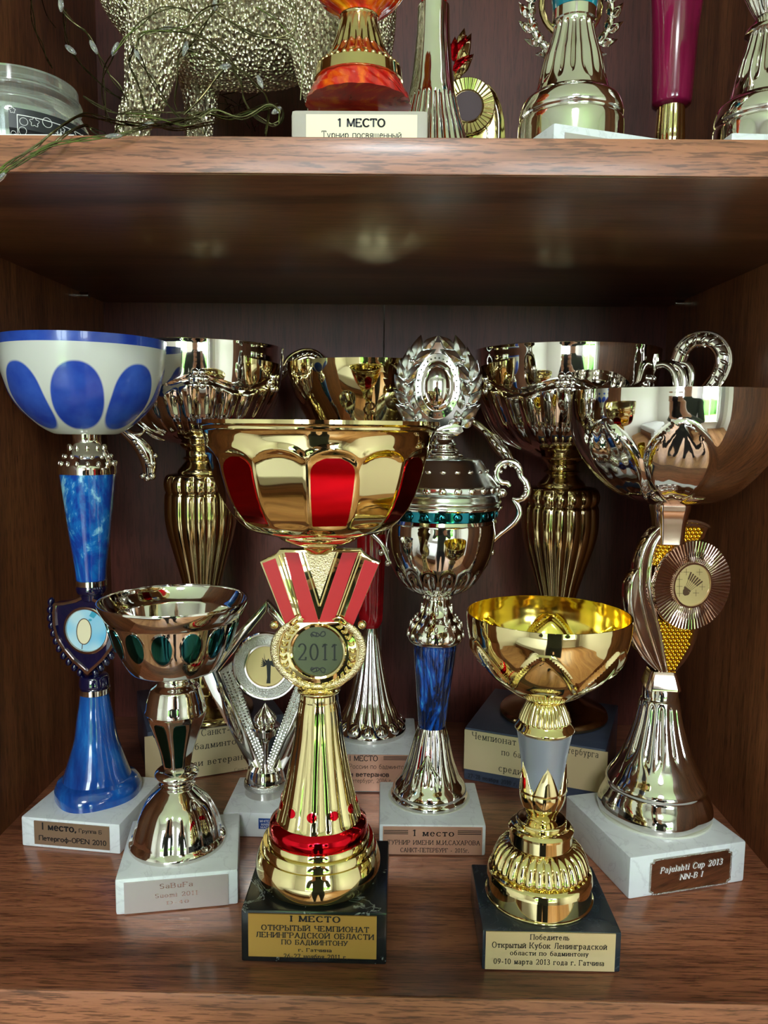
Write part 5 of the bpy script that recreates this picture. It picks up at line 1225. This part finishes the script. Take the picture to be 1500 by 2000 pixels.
e = t.loc(EYEP)
def behind(px_, py_, Yw):
    q = t.loc(at(px_, py_, Yw)); return q
Yr = Y+.024
rg = tube('laurel_ring', [behind(1115+80*math.cos(R_(a)), 22+88*math.sin(R_(a)), Yr) for a in range(-90, 271, 12)], t.px(7), M['silver'], t.o, n=10, sub=2)
tube('inner_ring', [behind(1115+57*math.cos(R_(a)), 10+62*math.sin(R_(a)), Yr) for a in range(-90, 271, 12)], t.px(6), M['champagne'], t.o, n=8, sub=1)
for s in (-1, 1):
    for k in range(9):
        a = R_(84-k*19)
        for tilt, ln, dr in ((.50, 34, 2), (-.35, 26, -2)):
            q = behind(1115+s*(80+dr)*math.cos(a), 22+(88+dr)*math.sin(a), Yr-.0025)
            o = bpy.data.objects.new('laurel_leaf', leaf_me(M['silver'])); C.objects.link(o); o.parent = t.o; o.location = q
            o.rotation_euler = (0, s*(a+tilt), -t.a); o.scale = (t.px(ln)*.9, t.px(ln), t.px(ln))
# R: burgundy stem
t = upper('glossy burgundy flared vase trophy on a narrow gold stem, upper shelf right', 'trophy', 1309, 240, .502)
t.base(.05, .05, .02, M['white_marble'], .001, 'marble_base')
t.lathe('burgundy_body', [(-120, 78, 1), (-60, 62), (0, 52), (60, 47), (120, 44), (180, 41), (198, 40), (206, 38), (211, 30, 1)], M['burgundy'], lambda th, z, r: r*(1+.03*math.sin(5*th+.5)*sst(t.z(80), t.z(-20), z)))
zr = t.z(268)
t.lathe('gold_stem', t.rz([(204, 27, 1), (230, 27.5), (268, 29.5)])+[(t.r(268, 31), zr*.6+.008, 0), (t.r(268, 75), .02, 1)], M['gold'], raw=True, mod=fl(12, .05, .03, t.z(206)))
t.lathe('flower_rim', [(-160, 100, 1), (-140, 90), (-121, 78, 1)], M['burgundy'], top=False)
# S: silver trophy cut by the frame
c0 = onz(1418, 261, ZT+.0235)
f = at(1492, 250, .435)
t = T('trophy_cup', 'fluted silver trophy at the far right end of the upper shelf', 'trophy', min(f[0], XR2-.036), .437, ZT, 4, (f[0], .435))
t.base(.066, .066, .0235, M['white_marble'], .0012, 'marble_base')
y = -t.d/2; p = box('plaque', -.026, .026, y-.0006, y, .004, .0195, M['brush_silver'], t.o)
pr = t.rz([(p_[0]+8, p_[1]) + tuple(p_[2:]) for p_ in cone[4:-1]])
pr = [q for q in pr if q[1] > .0245]; pr.append((pr[-1][0]*.99, .0236, 1))
t.lathe('fluted_foot', pr, M['silver'], cone_mod(t, 18), n=168, raw=True)
t.lathe('collar', [(34, 27, 1), (40, 33), (60, 49, 1), (66, 50, 1), (70, 44, 1)], M['silver'])
t.lathe('fluted_flower', [(-80, 75, 1), (-40, 64), (0, 46), (20, 36), (34, 29, 1)], M['silver'], fl(20, .1, t.z(30), t.z(-78)), n=160)

# K: candle jar and paper
t = upper('open glass candle jar with a black printed label, upper shelf left', 'candle jar', 40, 210, .432, name='candle_jar')
rbody = t.r(250, 138)
gl = [(1e-4, .0, 1), (rbody*.93, 0, 1), (rbody, .003)]+[(rbody, max(.006, t.z(300)), 0)]+t.rz([(255, 138), (240, 133), (224, 123, 1), (215, 119, 1), (209, 124), (204, 125), (199, 119, 1), (172, 118, 1)])
t.lathe('glass_jar', gl[::-1], M['glass'], n=96, shell=t.px(7), raw=True, top=False)
def helix(a0, row0, row1, a1):
    return [t.pt('glass_jar', a0+(a1-a0)*k/16, t.z(row0+(row1-row0)*k/16), .0004) for k in range(17)]
tube('screw_thread', helix(-1.5, 196, 190, .5), [t.px(.5)]+[t.px(3.2)]*15+[t.px(.5)], M['glass'], t.o, n=8, sub=1)
tube('screw_thread', helix(.3, 195, 201, 1.7), [t.px(.5)]+[t.px(3.2)]*15+[t.px(.5)], M['glass'], t.o, n=8, sub=1)
ri = rbody-t.px(8)
t.lathe('wax', [(1e-4, t.z(252), 1), (ri*.97, t.z(252), 1), (ri, t.z(254), 1), (ri, .006, 1), (1e-4, .005, 1)], M['wax'], raw=True)
zt_l, zb_l = t.z(259), .008
def lab(name, u0, u1, v0, v1, mat, parent, off):
    vs, fs = [], []; n_ = 40; m_ = 10
    for i in range(n_+1):
        for j in range(m_+1): vs.append(t.pt('glass_jar', u0+(u1-u0)*i/n_, v0+(v1-v0)*j/m_, off))
    for i in range(n_):
        for j in range(m_): a = i*(m_+1)+j; fs.append((a, a+m_+1, a+m_+2, a+1))
    return obj(name, vs, fs, mat, parent, fix=False)
lb = lab('label', R_(-9), R_(105), zb_l, zt_l, M['label_black'], t.o, .0009)
ld_ = t.px(1)
lab('label_line', R_(-3), R_(70), zt_l-.0035, zt_l-.0031, M['white_ink'], lb, .00105); lab('label_line', R_(-3), R_(-2.4), zb_l, zt_l-.0032, M['white_ink'], lb, .00105)
def on_label(body, u0, u1, z0_, cap, bold=0):
    vs, fs = text_verts(body, bold, 0, False); a, b = vs[:, 0].min(), vs[:, 0].max()
    obj('lettering', [t.pt('glass_jar', u0+(u1-u0)*(v[0]-a)/(b-a), z0_+v[1]*cap/.7, .0011) for v in vs], fs, M['white_ink'], lb, smooth=False, fix=False)
on_label('ЗАЖГИ СВЕТ', R_(26), R_(64), zt_l-.0090, .0022, .02); on_label('В СЕБЕ', R_(28), R_(56), zt_l-.0126, .0022, .02)
for k, (u, dz, r_) in enumerate(((2, -.0062, .0018), (10, -.0055, .0019), (20, -.0042, .0023), (33, -.0052, .0012), (43, -.0058, .0026), (-6, -.0015, .0012), (-6, -.0125, .0014), (57, -.0045, .0014), (1, -.0105, .0017))):
    n_ = 20; tube('doodle', [t.pt('glass_jar', R_(u)+r_*(1+.25*math.sin(5*q*2*PI/n_)*(k % 2))*math.cos(2*PI*q/n_)/rbody, zt_l+dz+r_*(1+.25*math.sin(5*q*2*PI/n_)*(k % 2))*math.sin(2*PI*q/n_), .0010) for q in range(n_+1)], .00014, M['white_ink'], lb, n=5, sub=1)
a0, a1 = at(-30, 258, YF+.006), at(150, 262, YF+.006)
tag(box('paper_card', max(XL+.002, a0[0]-.03), a1[0], YF+.003, YF+.04, ZT, ZT+.0011, M['white_ink']), 'thin white card lying under the front of the candle jar', 'card')

# L: glittering animal figurine
FY = .495
def build_figurine():
    bits = []
    k = FY/FPX
    def c(px_, py_, dy=0): return at(px_, py_, FY+dy)
    P0 = c(475, -72, .025); bits.append(ball(P0, (292*k, .055, 226*k), 40, 24))
    hd = c(150, -190, .02); bits.append(ball(hd, (120*k, .035, 110*k), 24, 14))
    zb_ = ZT+.0005
    def leg(pts, dy, rr):
        q = [c(x, y, dy) for x, y in pts]; q.append(np.array([q[-1][0]-.002, q[-1][1], zb_+rr[-1]*k*.4])); rr = rr+[rr[-1]*1.15]
        bits.append(tube('', q, [r*k for r in rr], None, n=20, sub=4, raw=True))
    leg([(315, 40), (298, 110), (283, 190), (258, 258)], -.005, [62, 50, 38, 31])
    leg([(390, 60), (385, 130), (392, 200), (388, 262)], .045, [52, 42, 34, 28])
    leg([(655, -20), (660, 70), (656, 150), (652, 215), (645, 262)], -.005, [110, 92, 74, 50, 40])
    leg([(700, -10), (708, 90), (700, 160), (690, 240)], .045, [80, 62, 50, 40])
    vs, fs = [], []
    for v, f in bits:
        o = len(vs); vs += [tuple(map(float, q)) for q in v]; fs += [tuple(i+o for i in q) for q in f]
    me = bpy.data.meshes.new('f'); me.from_pydata(vs, [], fs)
    bm = bmesh.new(); bm.from_mesh(me); bmesh.ops.recalc_face_normals(bm, faces=bm.faces); bm.to_mesh(me); bm.free()
    o = bpy.data.objects.new('f', me); C.objects.link(o)
    m = o.modifiers.new('r', 'REMESH'); m.mode = 'VOXEL'; m.voxel_size = .0022
    m = o.modifiers.new('s', 'SMOOTH'); m.iterations = 8; m.factor = .6
    nm = bpy.data.meshes.new_from_object(o.evaluated_get(bpy.context.evaluated_depsgraph_get())); bpy.data.objects.remove(o)
    f = link('animal_figurine', nm, M['glitter'], None, True, 180)
    # rows of raised sequins laid along the body
    import mathutils
    return f
fig = build_figurine()
tag(fig, 'large glittery champagne gold animal figurine standing among fairy lights, upper shelf', 'figurine')
def sequins():
    me = fig.data; n = len(me.vertices); co = np.empty(n*3); me.vertices.foreach_get('co', co); co = co.reshape(-1, 3)
    no = np.empty(n*3); me.vertices.foreach_get('normal', no); no = no.reshape(-1, 3)
    rng = np.random.RandomState(4); cell = {}; vs, fs = [], []; cnt = 0
    base_v, base_f = ball((0, 0, 0), (1, 1, 1), 6, 3); bv = np.array(base_v)
    for i in rng.permutation(n):
        p = co[i].copy(); nn = no[i]
        if nn[1] > .35 or p[2] < ZT+.002: continue
        ok = True
        for g, sp_ in ((np.array([-.5, .25, 1.0]), .0028), (np.array([1.0, -.9, .5]), .0027)):
            v_ = (g@p)/sp_; gt = g-nn*(nn@g); den = g@gt
            if den < .12: ok = False; break
            p = p+gt*((round(v_)*sp_-g@p)/den)
        if not ok: continue
        key = tuple(np.round(p/.0013).astype(int))
        if any((key[0]+a, key[1]+b, key[2]+c) in cell for a in (-1, 0, 1) for b in (-1, 0, 1) for c in (-1, 0, 1)): continue
        cell[key] = 1; t1 = np.cross(nn, [0, 1, .2]); t1 /= np.linalg.norm(t1)+1e-9; t2 = np.cross(nn, t1); s_ = rng.uniform(.95, 1.1)
        q = p+(bv[:, :1]*t1*.0013+bv[:, 1:2]*t2*.0010+bv[:, 2:]*nn*.0006)*s_
        o = len(vs); vs.extend(map(tuple, q)); fs.extend(tuple(a+o for a in f) for f in base_f); cnt += 1
    o = obj('sequins', vs, fs, M['sequin'], fig, fix=False, ang=180); o['kind'] = 'stuff'
M['sequin'] = metal('sequin_silver', L(236, 230, 208), .30)
sequins()

# M: fairy lights
fl_root = bpy.data.objects.new('fairy_lights', None); C.objects.link(fl_root); fl_root.location = (0, 0, 0)
tag(fl_root, 'tangled green wire fairy lights with clear bulbs around the glitter figurine', 'fairy lights')
WR = .00033
def wire(pts, Y0, Y1, strands=2, r=WR):
    n_ = len(pts); base_ = []
    for i, (x, y) in enumerate(pts):
        Yv = Y0+(Y1-Y0)*i/(n_-1)
        base_.append(at(x, y, Yv))
    sm = catmull([(*p, 0) for p in base_], 6)
    for s in range(strands):
        ph = random.uniform(0, 6); am = .0009 if strands > 1 else .0003
        q = [p+np.array([am*math.sin(i*.35+ph+s*2), -abs(am)*math.cos(i*.3+ph)*.6, am*math.cos(i*.27+ph*1.7+s*2.2)]) for i, p in enumerate(sm)]
        tube('wire', q, r, M['wire'], fl_root, n=5, sub=1)
def bulb(x, y, Y, ang=0.0, ln=11):
    p = at(x, y, Y); s = Y/FPX
    o = bead('bulb', p, (s*5, s*5, s*ln), M['led'], fl_root, (0, ang, 0))
    c = bpy.data.objects.new('led_chip', sphere_me(M['led_core'])); C.objects.link(c); c.parent = o; c.scale = (.3, .3, .3)
# over the shelf edge at the front
def edge(pts, strands=3):
    q = [at(x, y, Yv) for x, y, Yv in pts]; sm = catmull([(*p, 0) for p in q], 6)
    for s in range(strands):
        ph = s*2.1; qq = [p+np.array([.0007*math.sin(i*.3+ph), -.0004*abs(math.cos(i*.2+ph)), .0008*math.cos(i*.25+ph)]) for i, p in enumerate(sm)]
        tube('wire', qq, WR, M['wire'], fl_root, n=5, sub=1)
edge([(-12, 342, .338), (15, 322, .338), (45, 303, .339), (75, 283, .340), (100, 262, .341), (130, 240, .346), (165, 224, .355), (200, 232, .365), (250, 242, .38), (300, 247, .39), (350, 238, .40), (400, 222, .405), (450, 231, .41), (500, 216, .415), (545, 206, .42)])
edge([(-10, 350, .337), (20, 330, .337), (60, 306, .338), (100, 283, .338), (140, 276, .339), (180, 270, .339), (222, 266, .340), (262, 256, .341), (300, 246, .350), (350, 252, .37), (420, 240, .39)], 3)
edge([(60, 305, .338), (95, 288, .339), (130, 262, .341), (165, 247, .350), (180, 255, .352), (205, 262, .348)], 2)
wire([(118, -30), (118, 8), (128, 25), (150, 48), (170, 66), (184, 92), (198, 118), (215, 145), (232, 172), (246, 196)], .40, .43)
wire([(126, 20), (128, 60), (132, 85), (142, 105), (160, 130), (190, 158), (215, 178), (240, 195)], .45, .46)
wire([(62, -10), (62, 18), (68, 55), (80, 85), (92, 115), (102, 132)], .50, .49)
wire([(80, -10), (92, 30), (108, 54)], .55, .55, 1)
wire([(420, -15), (424, 10), (408, 40), (385, 66), (370, 90), (352, 112), (344, 150), (342, 185), (348, 212)], .415, .42)
wire([(222, 104), (240, 82), (262, 58), (285, 34), (310, 20), (345, 17), (372, 22)], .42, .41)
wire([(222, 104), (205, 140), (202, 175), (206, 215), (215, 240)], .42, .40)
wire([(262, 95), (270, 75), (300, 62), (340, 58), (378, 66), (410, 84), (430, 105), (455, 125), (482, 142), (495, 165), (520, 190), (528, 215), (515, 262)], .41, .40, 3)
wire([(258, 92), (254, 120), (262, 150), (275, 190), (290, 220), (315, 245)], .415, .40)
wire([(270, 110), (290, 145), (315, 185), (345, 225), (372, 250)], .41, .40)
wire([(450, 130), (470, 165), (480, 195), (495, 225), (525, 242), (550, 238), (552, 220), (530, 207), (500, 212), (460, 226), (420, 232)], .42, .41, 3)
wire([(360, 98), (385, 105), (420, 118), (440, 130), (425, 150), (400, 180), (385, 200), (360, 222)], .42, .42)
wire([(545, -10), (575, 15), (580, 45), (565, 70), (530, 75), (490, 65), (450, 40), (420, 20)], .405, .41)
wire([(500, 15), (540, 40), (575, 75), (590, 110), (590, 150), (588, 195)], .41, .42, 1)
wire([(280, 65), (310, 60), (345, 58), (370, 50), (395, 25), (415, 10), (440, 5)], .405, .41)
wire([(165, 190), (200, 210), (230, 220), (262, 218), (330, 222), (420, 220)], .43, .42)
wire([(225, 262), (232, 246), (300, 240), (370, 232), (395, 240), (400, 262)], .40, .39)
for _ in range(6):
    x, y = random.uniform(415, 560), random.uniform(165, 250); pts = []
    for q in range(6): pts.append((x, y)); x += random.uniform(-60, 60); y += random.uniform(-45, 45); y = min(255, max(160, y)); x = min(575, max(410, x))
    wire(pts, .56, .60, 1)
wire([(250, 225), (300, 228), (360, 243), (420, 215), (470, 232), (520, 205), (548, 215), (545, 240)], .395, .40, 3)
for x, y, Y, a, ln in ((119, 9, .401, 0, 13), (183, 92, .412, -.5, 14), (138, 97, .45, -.9, 13), (225, 96, .42, .5, 14), (268, 106, .412, -.35, 12), (362, 95, .415, .3, 14), (440, 130, .415, 1.4, 12), (508, 160, .405, -.4, 13), (222, 266, .3395, 1.5, 17), (3, 346, .337, .8, 14), (325, 57, .41, 1.4, 13), (540, 216, .41, 1.0, 11), (290, 244, .395, 1.4, 12), (420, 10, .412, 0, 11)):
    bulb(x, y, Y, a, ln)
